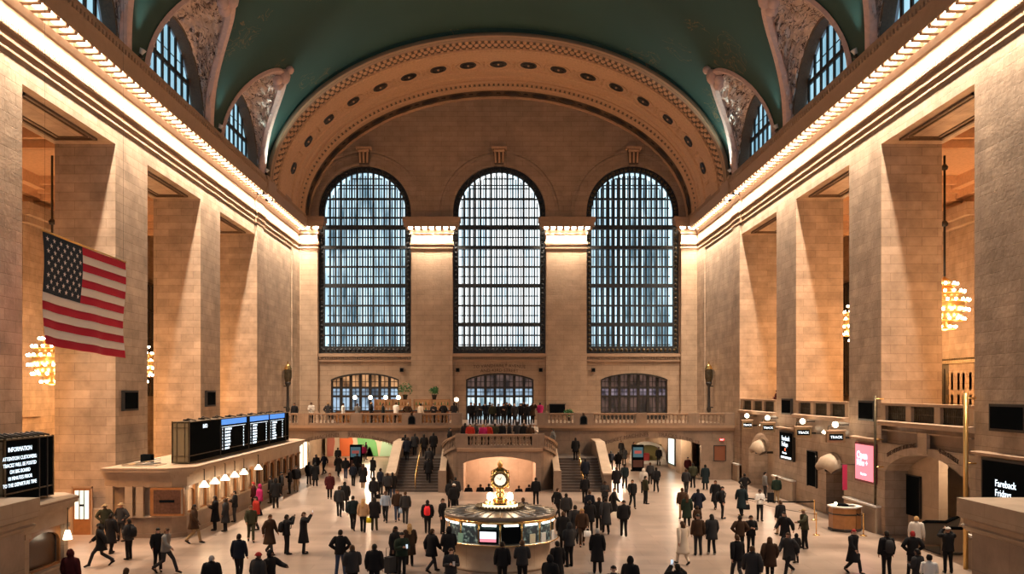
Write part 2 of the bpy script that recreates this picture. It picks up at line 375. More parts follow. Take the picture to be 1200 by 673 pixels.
# ---------------- west wall
WC = (-12.33, 0.08, 12.4); HW = 4.27
loops = [rect(-XO, XO, -1, 36)]
for c in WC: loops.append(archp(c, HW, 10.3, 23.35, 40))
LA = ((-15.45, -9.2, 7.75), (-2.98, 3.25, 7.75), (9.45, 15.6, 7.75))
for a, b, zz in LA: loops.append(segp(a, b, 4.2, zz, 8.35))
loops.append(rect(-17.6, 17.6, -.5, 3.6))
tag(plate('wall_west', loops, 'Y', YW, 1.0, M['farstone']), kind='structure')
# moulded surrounds of the three windows
kk = k
for c in WC:
    mb = MB(); n = 40
    for r0, r1, d in ((HW, HW+.28, .16), (HW+.9, HW+1.12, .10), (HW+1.2, HW+1.45, .2)):
        rows = []
        for i in range(n+1):
            a = PI*i/n; ca, sa = math.cos(a), math.sin(a)
            rows.append([(c+r*ca, y, 23.35+r*sa) for r, y in ((r0, YW+.05), (r0, YW-d), (r1, YW-d), (r1, YW+.05))])
        mb.grid(rows, smooth=False)
    kk += 1; tag(mb.build('trim_%d' % kk, M['farstone']), kind='structure')
    kr = empty('keystone', (c, YW-.12, 28.0), label='scrolled stone keystone over the %s tall arched window' % ('left', 'middle', 'right')[WC.index(c)], cat='keystone', group='keystones over the tall windows')
    mb = MB()
    mb.add([(-.42, -.1, -.35), (.42, -.1, -.35), (.55, -.1, 1.0), (-.55, -.1, 1.0), (-.42, -.45, -.35), (.42, -.45, -.35), (.55, -.6, 1.0), (-.55, -.6, 1.0)], [(0,3,2,1),(4,5,6,7),(0,1,5,4),(1,2,6,5),(2,3,7,6),(3,0,4,7)])
    mb.build('block', M['gildrelief'], kr)
    MB().box(-.7, .7, -.75, 0, 1.0, 1.2).build('cap', M['plaster'], kr)
    mb = MB()
    for sx in (-.32, 0, .32): mb.tube([(sx, -.5, -.25), (sx*1.15, -.62, .9)], .09, 8)
    mb.tube([(-.5, -.6, .85), (.5, -.6, .85)], .14, 10); mb.build('scroll', M['plaster'], kr)
# sill course and panels under the windows
for i, c in enumerate(WC):
    mb = MB(); mb.box(c-4.7, c+4.7, YW-.35, YW+.1, 10.0, 10.3); mb.box(c-4.6, c+4.6, YW-.22, YW, 9.55, 9.75)
    for q in range(44): mb.box(c-4.55+q*.21, c-4.45+q*.21, YW-.28, YW, 9.78, 9.98)
    kk += 1; tag(mb.build('trim_%d' % kk, M['trim']), kind='structure')
# windows of the west wall
def west_window(n, c, pm, warm):
    root = empty('window_%d' % n, kind='structure')
    lp = archp(c, HW, 10.3, 23.35, 40)
    plate('pane', [archp(c, HW+.05, 10.25, 23.35, 40)], 'Y', YW+2.2, .06, pm, root)
    # ornamental border
    plate('border', [archp(c, HW, 10.3, 23.35, 40), archp(c, HW-.52, 11.0, 23.35, 40)], 'Y', YW+.25, .35, M['bronze'], root)
    mb = MB(); r = HW-.27
    pts = [(c-r, 10.8+i*.42) for i in range(31)]+[(c+r*math.cos(PI*i/31), 23.35+r*math.sin(PI*i/31)) for i in range(32)][::-1]+[(c+r, 10.8+i*.42) for i in range(31)]
    for px, pz in pts: mb.sphere((px, YW+.22, pz), .15, 6, 4)
    for i in range(20): mb.sphere((c-HW+.45+i*.405, YW+.22, 10.65), .15, 6, 4)
    mb.build('rosettes', M['ornbr'] if warm else M['bronze'], root)
    hw = HW-.5
    def top(x): return 23.35+math.sqrt(max(0, (HW-.5)**2-(x-c)**2))
    mb = MB()
    for i in range(1, 15):
        x = c-hw+2*hw*i/15; w = .07 if i % 3 else .10
        mb.box(x-w, x+w, YW+.3, YW+.5, 11, top(x))
    mb.build('mullions', M['bronze'], root)
    mb = MB()
    for i in range(1, 30):
        x = c-hw+2*hw*i/30+.05; mb.box(x-.045, x+.045, YW+1.7, YW+1.8, 10.5, top(x))
    mb.build('outer_mullions', M['bronze'], root)
    mb = MB()
    for z, h, d in ((12.0, .12, .1), (13.0, .36, .1), (14.75, .16, 0), (16.6, .34, .05), (18.35, .16, 0), (20.15, .30, .05), (22.0, .40, 0), (22.9, .14, 0), (24.6, .10, 0), (25.9, .06, 0)):
        w = hw if z < 23.35 else math.sqrt(hw*hw-(z-23.35)**2)
        mb.box(c-w, c+w, YW+.22, YW+.52, z-h/2, z+h/2)
    mb.build('transoms', M['bronze'], root)
    mb = MB()
    for i in range(18):
        z = 11.2+i*.92; w = hw if z < 23.35 else math.sqrt(max(.01, hw*hw-(z-23.35)**2))
        mb.box(c-w, c+w, YW+1.7, YW+1.8, z-.05, z+.05)
    mb.build('outer_transoms', M['bronze'], root)
    # walkway floors seen between the two glass skins
    mb = MB()
    for z in (13.0, 16.6, 20.15): mb.box(c-HW, c+HW, YW+.5, YW+1.7, z-.04, z+.04)
    mb.build('walkway', M['glassdk'], root)
for i, c in enumerate(WC):
    wn += 1; west_window(wn, c, M['paneC'] if i == 1 else M['paneS'], i == 2)
# dark reveal around windows handled by wall thickness; the low arched windows at balcony level
def low_window(n, a, b, zc, mats, doors):
    root = empty('window_%d' % n, kind='structure'); c = (a+b)/2; hw = (b-a)/2; y = YW+.35
    def top(x): u = (x-c)/hw; return 7.75+.6*max(0, 1-u*u)**.8
    def pan(nm, z0, z1, m):
        if z1 is None:
            pts = [(a, z0), (b, z0)]+[(b+(a-b)*k/16, top(b+(a-b)*k/16)) for k in range(17)]
            plate(nm, [pts], 'Y', y+.4, .04, m, root)
        else: bx(nm, m, root, a, b, y+.4, y+.44, z0, z1)
    pan('lower_pane', 4.2, 6.35, mats[0]); pan('middle_pane', 6.35, 7.15, mats[1]); pan('upper_pane', 7.15, None, mats[2])
    mb = MB(); nv = 7
    for i in range(nv+1):
        x = a+(b-a)*i/nv; w = .13; mb.box(x-w, x+w, y-.1, y+.15, 4.2, top(x)+.02)
    for z in (6.35, 7.15): mb.box(a, b, y-.12, y+.15, z-.1, z+.1)
    if not doors: mb.box(a, b, y-.12, y+.15, 4.2, 4.9)
    mb.build('frame', M['dark'], root)
    mb = MB()
    for i in range(nv*2+1):
        x = a+(b-a)*i/nv/2; mb.box(x-.03, x+.03, y, y+.08, 4.2, top(x))
    for z in (5.3, 6.75, 7.7): mb.box(a, b, y, y+.08, z-.03, z+.03)
    mb.build('glazing_bars', M['dark'], root)
    mb = MB(); rows = []
    for i in range(21):
        x = a+(b-a)*i/20; rows.append([(x, YW-.08, top(x)), (x, YW-.08, top(x)+.14), (x, YW+.1, top(x)+.14), (x, YW+.1, top(x))])
    mb.grid(rows, False, True); mb.build('arch_moulding', M['dark'], root)
wn += 1; low_window(wn, *LA[0], (M['bluglass'], M['bluglass'], M['warmglass']), False)
wn += 1; low_window(wn, *LA[1], (M['skyglass'], M['bluglass'], M['dkglass']), True)
wn += 1; low_window(wn, *LA[2], (M['dkglass'], M['violetglass'], M['dkglass']), False)
# pilasters with capitals
def capital(x0, x1, y1, d=.45, nb=7):
    """entablature block: returns mesh builder; y1 is wall face, block projects d in front"""
    mb = MB()
    for z0, z1, e in ((19.75, 19.85, .02), (19.92, 20.04, .08), (20.24, 20.55, .1), (21.25, 21.5, .12), (22.1, 22.3, .66), (22.3, 22.7, .75)):
        mb.box(x0-e, x1+e, y1-d-e, y1, z0, z1)
    mb.box(x0-.66, x1+.66, y1-d-.68, y1-d-.62, 21.8, 22.15)  # drop lip added to keep bulb light off the wall above
    n = int((x1-x0)/.16)
    for i in range(n): x = x0+(x1-x0)*(i+.25)/n; mb.box(x, x+.08, y1-d-.15, y1-d-.1, 20.3, 20.5)
    for i in range(nb+1):
        x = x0-.35+(x1-x0+.7)*(i)/nb; mb.box(x-.11, x+.11, y1-d-.6, y1-d, 21.6, 22.1)
    return mb
BULBS = []
for i, (a, b) in enumerate(((-7.98, -4.2), (4.4, 8.1), (-18.3, -16.55), (16.75, 18.3))):
    y1 = YW; d = .45 if i < 2 else .6
    mb = MB().box(a, b, y1-d, y1+.05, 3.7, 22.1); mb.box(a-.1, b+.1, y1-d-.1, y1+.05, 4.2, 5.0)
    kk += 1; tag(mb.build('trim_%d' % kk, M['farstone']), kind='structure')
    nb = 7 if i < 2 else 3
    mb = capital(a, b, y1, d, nb)
    kk += 1; tag(mb.build('trim_%d' % kk, M['trim']), kind='structure')
    for q in range(nb):
        x = a-.35+(b-a+.7)*(q+.5)/nb
        BULBS.append((x, y1-d-.40, 21.82, ('left', 'right', 'left corner', 'right corner')[i]+' pilaster of the far wall'))
# ---------------- cornice of the long walls
def cornice(sgn, y0, y1, e):
    p = [(19.0, 19.5), (18.28-e, 19.5), (18.24-e, 19.52), (18.24-e, 19.6), (18.28-e, 19.64), (18.28-e, 19.84), (18.19-e, 19.86), (18.19-e, 19.98), (18.28-e, 20.02), (18.28-e, 20.22), (18.17-e, 20.24), (18.15-e, 20.3),
         (18.12-e, 20.55), (18.28-e, 20.58), (18.28-e, 21.2), (18.20-e, 21.25), (18.08-e, 21.5), (18.2-e, 21.52), (18.2-e, 22.1), (17.46-e, 22.12), (17.44-e, 21.66), (17.38-e, 21.66), (17.36-e, 22.3), (17.3-e, 22.7), (17.4-e, 22.72), (17.45-e, 23.05), (19.0, 23.05)]  # low outer lip shaped to hold bulb light off arch and vault
    mb = MB().sweep_y(p, y0, y1, sgn)
    n = int((y1-y0)/.16)
    for i in range(n):
        y = y0+(y1-y0)*(i+.25)/n; mb.box(sgn*(18.09-e), sgn*(18.2-e), y, y+.08, 20.30, 20.48)
    return mb
for sgn in (-1, 1):
    for y0, y1, e in ((YE, 65.3, 0), (65.3, 67.6, .12), (67.6, YW, .0)):
        mb = cornice(sgn, y0, y1, e)
        if y1 > 20:
            ya = max(y0, 26.0); n = round((y1-ya)/.71)
            for i in range(n+1):
                y = ya+(y1-ya)*i/n; mb.box(sgn*(17.46-e), sgn*(18.2-e), y-.14, y+.14, 21.58, 22.14)
            for i in range(n):
                y = ya+(y1-ya)*(i+.5)/n
                if y < YW-.9: BULBS.append((sgn*(17.78-e), y, 21.80, ('left', 'right')[sgn > 0]+' long wall'))
        kk += 1; tag(mb.build('trim_%d' % kk, M['trim']), kind='structure')
    # upper edge lettering-like carved lip
    mb = MB(); n = 150
    for i in range(n): y = 30+i*.335; mb.box(sgn*17.25, sgn*17.4, y, y+.16, 22.45, 22.66)
    kk += 1; tag(mb.build('trim_%d' % kk, M['trim']), kind='structure')
    # vertical strips of the closed end bay
    mb = MB(); mb.box(sgn*X0, sgn*(X0-.14), 65.5, 67.4, 0, 19.6); mb.box(sgn*X0, sgn*(X0-.1), 76.9, YW-.4, 4.2, 19.6)
    kk += 1; tag(mb.build('trim_%d' % kk, M['stone']), kind='structure')
bl = bpy.data.lights.new('bulb_lamp', 'SPOT'); bl.energy = BLAMP; bl.color = (1, .79, .58); bl.spot_size = math.radians(122); bl.spot_blend = 1; bl.shadow_soft_size = .09
bme = MB().sphere((0, 0, 0), .23, 12, 8).mesh('globe', M['bulb'])
for x, y, z, w in BULBS:
    o = link('light_bulb', bme); o.location = (x, y, z)
    la = bpy.data.objects.new('lamp', bl); COL.objects.link(la); la.parent = o; la.location = (0, 0, -.32)
    tag(o, 'small glowing globe bulb under the cornice of the '+w, 'light bulb', 'cornice bulbs of the '+w)
# ---------------- vault with lunettes
VA, VB, ZS = 17.7, 11.75, 22.7
LY = [60.4-11.95*i for i in range(6)]; LWG = 5.0; LH = 6.3; YA = 66.2
def hg(Y):
    for c in LY:
        u = (Y-c)/LWG
        if abs(u) < 1: return LH*(1-u*u)**.62
    return 0.0
def vx(h): return VA*math.sqrt(max(0, 1-(h/VB)**2))
ys = []
for c in LY: ys += [c+LWG*math.sin(PI/2*t/14) for t in range(-14, 15)]
ys += [YA, YE, 25.2, 37.2]; ys = sorted(set(round(y, 4) for y in ys if YE <= y <= YA))
rows = []
for Y in ys:
    t0 = math.asin(min(1, hg(Y)/VB)); rows.append([(-VA*math.cos(t0+(PI-2*t0)*q/48), Y, ZS+VB*math.sin(t0+(PI-2*t0)*q/48)) for q in range(49)])
tag(MB().grid(rows).build('ceiling', M['ceil'], fix=False), kind='structure')
# thin painted ring between vault and arch
mb = MB(); rows = []
for q in range(61):
    a = PI*q/60; rows.append([(-VA*math.cos(a)*1.0, YA, ZS+VB*math.sin(a)), (-17.2*math.cos(a), YA, ZS+11.0*math.sin(a))])
kk += 1; tag(mb.grid(rows, False).build('trim_%d' % kk, M['ceil']), kind='structure')
rnd = random.Random(3)
def lun(c, sgn, n):
    global kk
    wh = 4.55; wz = 22.3; wr = 5.2
    def A(u, X=17.95, k=1.0): return Vector((sgn*X, c+wh*u*k, wz+wr*k*math.sqrt(max(0, 1-u*u))))
    def G(u):
        h = LH*(1-u*u)**.62 if abs(u) < 1 else 0
        return Vector((sgn*vx(h), c+LWG*u, ZS+h))
    us = [math.sin(PI/2*t/22) for t in range(-22, 23)]
    # border moulding following the groin
    mb = MB(); rows = []
    for u in us:
        g = G(u); a = A(u); d = (a-g).normalized(); t = (G(min(1, u+.01))-G(max(-1, u-.01))).normalized(); nn = d.cross(t).normalized()
        if nn.z > 0: nn = -nn
        rows.append([g-d*.12+nn*.0, g-d*.10+nn*.22, g+d*.22+nn*.28, g+d*.5+nn*.12, g+d*.5-nn*.1])
    kk += 1; tag(mb.grid(rows, False).build('trim_%d' % kk, M['pink']), kind='structure')
    # web with relief
    rows = []; q = 26
    for i in range(89):
        u = math.sin(PI/2*(i-44)/44); g = G(u); a = A(u); row = []
        nn = Vector((-sgn*.5, -u, -.6)).normalized()
        for j in range(q+1):
            s = j/q; p = g.lerp(a, s); env = math.sin(PI*s)**.4 if 0 < s < 1 else 0
            b = -math.sin(PI*s)*.55*(g-a).length/6
            dd = .0
            if 0 < j < q and 1 < i < 87: dd = env*(.3*math.sin(i*.62+j*.9+n+2*math.sin(j*.31+n))*math.sin(j*.8-i*.35+math.sin(i*.4))+rnd.uniform(-.22, .28))
            row.append(p+nn*(b+dd))
        rows.append(row)
    kk += 1; tag(MB().grid(rows).build('trim_%d' % kk, M['relief'], fix=False), kind='structure')
    # embrasure
    rows = [[A(u), A(u, 17.92, 1.02), A(u, 17.85, 1.0), A(u, 17.9, .98), A(u, 18.5, .97)] for u in us]
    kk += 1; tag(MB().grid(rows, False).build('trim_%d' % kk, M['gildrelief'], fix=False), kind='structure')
    return [(p.y, p.z) for p in (A(u, 18.5, .975) for u in us)]
n = 0
for sgn in (-1, 1):
    for c in LY[:4]:
        n += 1; arc = lun(c, sgn, n)
        wn += 1; r = empty('window_%d' % wn, kind='structure')
        plate('pane', [arc], 'X', sgn*18.64, .04, M['paneL'], r)
        mb = MB(); y0, y1 = arc[0][0], arc[-1][0]; zt = 22.3
        def tp(y): u = (y-c)/(4.55*.97); return zt+5.2*.97*math.sqrt(max(0, 1-u*u))
        for i in range(10):
            y = y0+(y1-y0)*i/9; mb.box(sgn*18.48, sgn*18.56, y-.13, y+.13, zt, tp(y))
        mb.box(sgn*18.42, sgn*18.56, y0, y1, 22.9, 23.05); mb.box(sgn*18.44, sgn*18.56, c-3.4, c+3.4, 25.0, 25.25)
        mb.build('glazing_bars', M['bronze'], r)
        for z in (23.6, 25.3, 26.0):
            hwz = 4.55*.97*math.sqrt(max(0, 1-((z-22.3)/(5.2*.97))**2)); MB().box(sgn*18.58, sgn*18.61, c-hwz, c+hwz, z-.03, z+.03).build('tie_bar', M['bronze'], r)
        # finial sculpted at the tip
        g = Vector((sgn*vx(LH), c, ZS+LH)); f = MB()
        f.sphere(g+Vector((-sgn*.1, 0, -.35)), .42, 8, 6, 1.3); f.sphere(g+Vector((-sgn*.45, .1, .15)), .3, 8, 5); f.sphere(g+Vector((sgn*.3, -.3, -.7)), .35, 8, 5); f.sphere(g+Vector((sgn*.4, .35, -.8)), .38, 8, 5)
        kk += 1; tag(f.build('trim_%d' % kk, M['pink']), kind='structure')
# uplights on the cornice that glow on the vault
for sgn, nm in ((-1, 'left'), (1, 'right')):
    for i, y in enumerate((65.75, 54.9, 42.9)):
        r = empty('floodlight', (sgn*(17.42), y-.5, 23.05), label='small white floodlight on the %s cornice, %s bay from the far wall' % (nm, ('first', 'second', 'third')[i]), cat='floodlight', group='floodlights on the cornices')
        MB().lathe([(.03, 0), (.16, .02), (.16, .06), (.04, .09), (.04, .2), (.001, .21)], n=10).build('base', M['dark'], r)
        MB().tube([(0, 0, .2), (-sgn*.12, 0, .42)], [.09, .17], 10).build('housing', M['white'], r)
        l = bpy.data.lights.new('floodlight_lamp', 'SPOT'); l.energy = UPL*(1.5 if i == 0 else .35); l.color = (.75, 1, .9); l.spot_size = 1.25; l.spot_blend = 1; l.shadow_soft_size = .15
        o = bpy.data.objects.new('lamp', l); COL.objects.link(o); o.parent = r; o.location = (-sgn*.14, 0, .5)
        o.rotation_euler = Vector((-sgn*.36, -.2, 1)).to_track_quat('-Z', 'Y').to_euler()
# ---------------- west barrel arch
def arch_pt(a, k, y): return (-(17.35+k)*math.cos(a), y, ZS+(11.15+k)*math.sin(a))
def band(name, prof, m, n=72):        # prof list of (y, k)
    global kk
    rows = [[arch_pt(PI*i/n, k, y) for y, k in prof] for i in range(n+1)]
    kk += 1; return tag(MB().grid(rows, False).build('trim_%d' % kk, m, fix=False), kind='structure')
band('', [(66.2, .30), (66.05, .15), (66.0, -.05), (66.3, -.18), (66.7, -.10), (67.0, -.02), (67.1, .05)], M['trim'])
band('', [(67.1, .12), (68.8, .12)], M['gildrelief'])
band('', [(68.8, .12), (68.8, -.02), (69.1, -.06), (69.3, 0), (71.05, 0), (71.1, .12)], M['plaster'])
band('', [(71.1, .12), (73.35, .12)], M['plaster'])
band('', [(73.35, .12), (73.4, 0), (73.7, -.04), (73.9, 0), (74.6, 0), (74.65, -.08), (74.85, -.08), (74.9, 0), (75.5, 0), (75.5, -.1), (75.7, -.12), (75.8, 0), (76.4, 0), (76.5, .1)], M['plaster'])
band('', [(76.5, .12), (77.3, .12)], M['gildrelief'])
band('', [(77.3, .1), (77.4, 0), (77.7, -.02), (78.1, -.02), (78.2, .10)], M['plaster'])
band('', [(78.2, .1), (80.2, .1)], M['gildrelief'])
band('', [(80.0, .1), (80.0, -.02), (80.3, -.04), (80.35, -.04)], M['plaster'])
# repeated ornament on the arch: leaf rows, medallions
def on_arch(a, k=0.0): return Vector((-(17.35+k)*math.cos(a), 0, ZS+(11.15+k)*math.sin(a)))
def arc_table(n=800):
    pts = [on_arch(PI*i/n) for i in range(n+1)]; s = [0]
    for i in range(n): s.append(s[-1]+(pts[i+1]-pts[i]).length)
    return s
AT = arc_table()
def at_len(L):
    import bisect
    i = bisect.bisect(AT, L); i = min(max(i, 1), 800); return PI*(i-1+(L-AT[i-1])/(AT[i]-AT[i-1]))/800
TOT = AT[-1]
def frame_at(a):
    p = on_arch(a); t = (on_arch(a+.01)-on_arch(a-.01)).normalized(); nrm = Vector((0, 1, 0)).cross(t).normalized()
    if nrm.z > 0: nrm = -nrm
    return p, t, nrm
def stud(mb, a, y, su, sy, k, hgt=.06, n=8):
    p, t, nr = frame_at(a); b = p-nr*k; b.y = y; c = len(mb.v)
    ring = [b+t*su*math.cos(2*PI*i/n)+Vector((0, 1, 0))*sy*math.sin(2*PI*i/n) for i in range(n)]
    r2 = [b+nr*hgt+(q-b)*.7 for q in ring]
    mb.add(ring+r2, [(i, (i+1) % n, n+(i+1) % n, n+i) for i in range(n)]+[tuple(range(n, 2*n))], True)
mb = MB(); L = .2
while L < TOT-.2:
    a = at_len(L); stud(mb, a, 67.5, .17, .22, .12, .14, 6); stud(mb, at_len(L+.25), 68.1, .2, .24, .12, .12, 6); stud(mb, a, 68.6, .14, .12, .12, .12, 5); L += .5
kk += 1; tag(mb.build('trim_%d' % kk, M['plaster']), kind='structure')
mb = MB(); L = .2
while L < TOT-.2:
    stud(mb, at_len(L), 76.9, .16, .3, .12, .13, 6); L += .42
L = .2
while L < TOT-.2:
    stud(mb, at_len(L), 69.05, .09, .1, .0, .1, 5); L += .3
kk += 1; tag(mb.build('trim_%d' % kk, M['plaster']), kind='structure')
def ring(mb, a, y, ru, ry, w, k, h, n=20):
    p, t, nr = frame_at(a); b = p-nr*k; b.y = y; Yv = Vector((0, 1, 0)); rows = []
    for i in range(n+1):
        q = 2*PI*i/n; d = t*math.cos(q)*ru+Yv*math.sin(q)*ry; d2 = t*math.cos(q)*(ru+w)+Yv*math.sin(q)*(ry+w)
        rows.append([b+d, b+d*1.04+nr*h, b+d2*.97+nr*h, b+d2])
    mb.grid(rows, False)
mdisc = MB(); mring = MB(); mros = MB()
NM = int(TOT/2/2.5)
for i in range(-NM, NM+1):
    a = at_len(TOT/2+i*2.5)
    if a < .05 or a > PI-.05: continue
    stud(mdisc, a, 72.2, .92, .86, .125, .02, 20); ring(mring, a, 72.2, .90, .84, .13, .12, .07); ring(mdisc, a, 72.2, .45, .4, .06, .1, .05)
    for q in range(8): 
        aa = 2*PI*q/8
    stud(mros, a, 72.2, .10, .10, .12, .1, 8)
    b = at_len(TOT/2+(i+.5)*2.5)
    if .05 < b < PI-.05:
        stud(mring, b, 71.75, .16, .2, .12, .1, 6); stud(mring, b, 72.65, .16, .2, .12, .1, 6); stud(mring, b, 72.2, .12, .12, .12, .12, 6)
kk += 1; tag(mdisc.build('trim_%d' % kk, M['dark']), kind='structure')
kk += 1; tag(mring.build('trim_%d' % kk, M['plaster']), kind='structure')
kk += 1; tag(mros.build('trim_%d' % kk, M['plaster']), kind='structure')
mb = MB(); m2 = MB()
for i in range(-NM, NM):
    a = at_len(TOT/2+(i+.5)*2.5)
    if .05 < a < PI-.05: stud(mb, a, 79.2, .75, .6, .1, .05, 12); ring(m2, a, 79.2, .75, .6, .08, .1, .08, 12); stud(mb, at_len(TOT/2+i*2.5), 79.2, .25, .25, .1, .06, 6)
kk += 1; tag(mb.build('trim_%d' % kk, M['dark']), kind='structure')
kk += 1; tag(m2.build('trim_%d' % kk, M['gildrelief']), kind='structure')
# ---------------- east end behind the viewer, with its own three daylight windows
loops = [rect(-XO, XO, -1, 36)]+[archp(c, HW, 10.3, 23.35, 16) for c in WC]
tag(plate('wall_east', loops, 'Y', YE-1, 1.0, M['farstone']), kind='structure')
for c in WC:
    wn += 1; r = empty('window_%d' % wn, kind='structure')
    plate('pane', [archp(c, HW, 10.3, 23.35, 16)], 'Y', YE-.9, .05, M['paneE'], r)
# ================================================================ WEST BALCONY AND STAIRS
YB = 67.0; ZB = 4.2
loops = [rect(-X0, X0, -.5, 4.1), segp(8.05, 15.65, -.2, 2.65, 3.25), segp(-15.7, -8.0, -.2, 2.65, 3.25)]
tag(plate('wall_balcony_front', loops, 'Y', YB+.05, .6, M['marble']), kind='structure')
tag(bx('floor_balcony', M['marble'], None, -X0, X0, YB+.1, YW+.05, 3.7, ZB), kind='structure')
for c in (-11.9, 11.9):      # raised panels above the arches
    mb = MB(); mb.box(c-.35, c+.35, YB-.03, YB+.1, 3.2, 3.75)
    for s in (-1, 1):
        for q in ((c+s*.5, c+s*6, 3.62, 3.66),): mb.box(q[0], q[1], YB, YB+.1, q[2], q[3])
        mb.box(c+s*6, c+s*6.05, YB, YB+.1, 2.2, 3.66)
    kk += 1; tag(mb.build('trim_%d' % kk, M['marble']), kind='structure')
mb = MB()
for a, b in ((-X0, -2.75), (2.95, X0)):
    mb.sweep_x([(YB+.3, 3.78), (YB-.05, 3.78), (YB-.12, 3.88), (YB-.22, 4.0), (YB-.25, 4.2), (YB+.3, 4.2)], a, b)
kk += 1; tag(mb.build('trim_%d' % kk, M['trim']), kind='structure')
BALU = MB().lathe([(.075, 0), (.075, .06), (.045, .09), (.075, .2), (.085, .27), (.05, .42), (.035, .5), (.06, .53), (.075, .56), (.075, .62)], n=8).mesh('baluster', M['marble'])
def balustrade(label, pts, step=.26, pierw=.35, group=None, zr=.93, blocks=()):
    """pts: list of (x,y,z) of the base line; straight pieces"""
    root = empty('balustrade', pts[0], label=label, cat='balustrade'); o = Vector(pts[0])
    rail = MB(); pl = MB(); P = [Vector(p)-o for p in pts]
    def strip(mb, h0, h1, w):
        rows = []
        for i, p in enumerate(P):
            t = (P[min(i+1, len(P)-1)]-P[max(i-1, 0)]); t.z = 0; t.normalize(); q = Vector((t.y, -t.x, 0))
            rows.append([p+q*w+Vector((0, 0, h0)), p+q*w+Vector((0, 0, h1)), p-q*w+Vector((0, 0, h1)), p-q*w+Vector((0, 0, h0))])
        mb.grid(rows, False, True); n = len(mb.v); b = n-4*len(rows)
        mb.f += [(b, b+1, b+2, b+3), (n-4, n-1, n-2, n-3)]; mb.sm += [False]*2
    strip(rail, zr-.14, zr-.05, .14); strip(rail, zr-.05, zr, .19); strip(pl, 0, .17, .16)
    rail.build('rail', M['trim'], root); pl.build('plinth', M['marble'], root)
    for i in range(len(P)-1):
        d = P[i+1]-P[i]; Ls = d.length; n = max(1, int(Ls/step))
        for q in range(n):
            p = P[i]+d*(q+.5)/n
            if any(abs(o.x+p.x-bx_) < .5 for bx_ in blocks): continue
            b = link('baluster', BALU, root); b.location = p+Vector((0, 0, .17))
    for bx_ in blocks:
        MB().box(bx_-o.x-.42, bx_-o.x+.42, -.2, .2, 0, zr+.02).build('pedestal', M['marble'], root)
    return root
balustrade('long stone balustrade of the far balcony, left of the stairs', [(-X0+.1, YB+.02, ZB), (-2.8, YB+.02, ZB)], .30, blocks=(-15.0, -10.9, -7.0, -6.3, -3.2))
balustrade('long stone balustrade of the far balcony, right of the stairs', [(3.0, YB+.02, ZB), (X0-.1, YB+.02, ZB)], .30, blocks=(3.4, 6.2, 6.9, 11.0, 15.0, 17.8))
# dark window-like niches in the two pedestals
for x, w in ((-6.65, 'left'), (6.55, 'right')):
    r = empty('wall_vent', (x, YB-.20, ZB+.12), label='small dark arched vent in the far balcony balustrade, %s of the stairs' % w, cat='vent')
    plate('opening', [archp(0, .22, 0, .35, 8)], 'Y', -.02, .03, M['black'], r); plate('frame', [archp(0, .29, -.05, .35, 8), archp(0, .22, 0, .35, 8)], 'Y', -.01, .05, M['dark'], r)
# stairs: lower flights towards the viewer, landing, upper flights along the wall up to the central landing
NS = 12; RI = 2.0/NS; TR = .35
for sgn, nm in ((-1, 'left'), (1, 'right')):
    xa, xb = (4.15, 7.15) if sgn > 0 else (-7.05, -4.0)
    mb = MB()
    for i in range(NS): mb.box(xa, xb, 58.85+i*TR, 58.85+NS*TR+.1, i*RI if i else 0, (i+1)*RI)
    mb.box(xa, xb, 58.85+NS*TR, YB+.05, 0, 2.0)
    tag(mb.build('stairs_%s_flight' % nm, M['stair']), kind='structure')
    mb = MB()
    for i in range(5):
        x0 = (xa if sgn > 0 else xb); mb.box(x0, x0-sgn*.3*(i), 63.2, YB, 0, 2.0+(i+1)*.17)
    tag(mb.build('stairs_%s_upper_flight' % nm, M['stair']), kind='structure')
    # outer parapet, sloping with the flight
    x = xb if sgn > 0 else xa
    r = empty('stair_parapet', (x, 58.8, 0), label='sloping stone parapet on the outer side of the %s stair flight' % nm, cat='parapet', group=None)
    mb = MB(); pr = [(0, 0), (0, 1.15), (.55, 1.2), (4.6, 3.0), (YB-58.9, 3.05), (YB-58.9, 0)]
    vs = [(0, y, z) for y, z in pr]+[(sgn*.5, y, z) for y, z in pr]; n = len(pr)
    mb.add(vs, [(k, (k+1) % n, n+(k+1) % n, n+k) for k in range(n)]+[tuple(range(n)), tuple(range(n, 2*n))[::-1]]); mb.build('wall', M['marble'], r)
    mb = MB(); pr = [(-.08, 1.15), (-.08, 1.27), (.55, 1.34), (4.6, 3.14), (YB-58.9, 3.19), (YB-58.9, 3.05), (4.6, 3.0), (.55, 1.2)]; n = len(pr)
    vs = [(-sgn*.08, y, z) for y, z in pr]+[(sgn*.6, y, z) for y, z in pr]
    mb.add(vs, [(k, (k+1) % n, n+(k+1) % n, n+k) for k in range(n)]+[tuple(range(n)), tuple(range(n, 2*n))[::-1]]); mb.build('coping', M['white'] if False else M['smooth'], r)
    # brass handrail mid flight
    xm = (xa+xb)/2+sgn*.1
    r = empty('handrail', (xm, 58.95, 0), label='brass handrail down the middle of the %s stair flight' % nm, cat='handrail')
    MB().tube([(0, -.1, .5), (0, -.1, .92), (0, .1, 1.05), (0, 4.2, 2.95), (0, 5.0, 2.98), (0, 5.1, 2.6)], .045, 8).build('rail', M['brass'], r)
    for q in (0.15, 1.5, 2.9, 4.3): MB().tube([(0, q, min(2, .17+int(q/TR)*RI)), (0, q, 1.06+q*.452)], .03, 6).build('post', M['brass'], r)
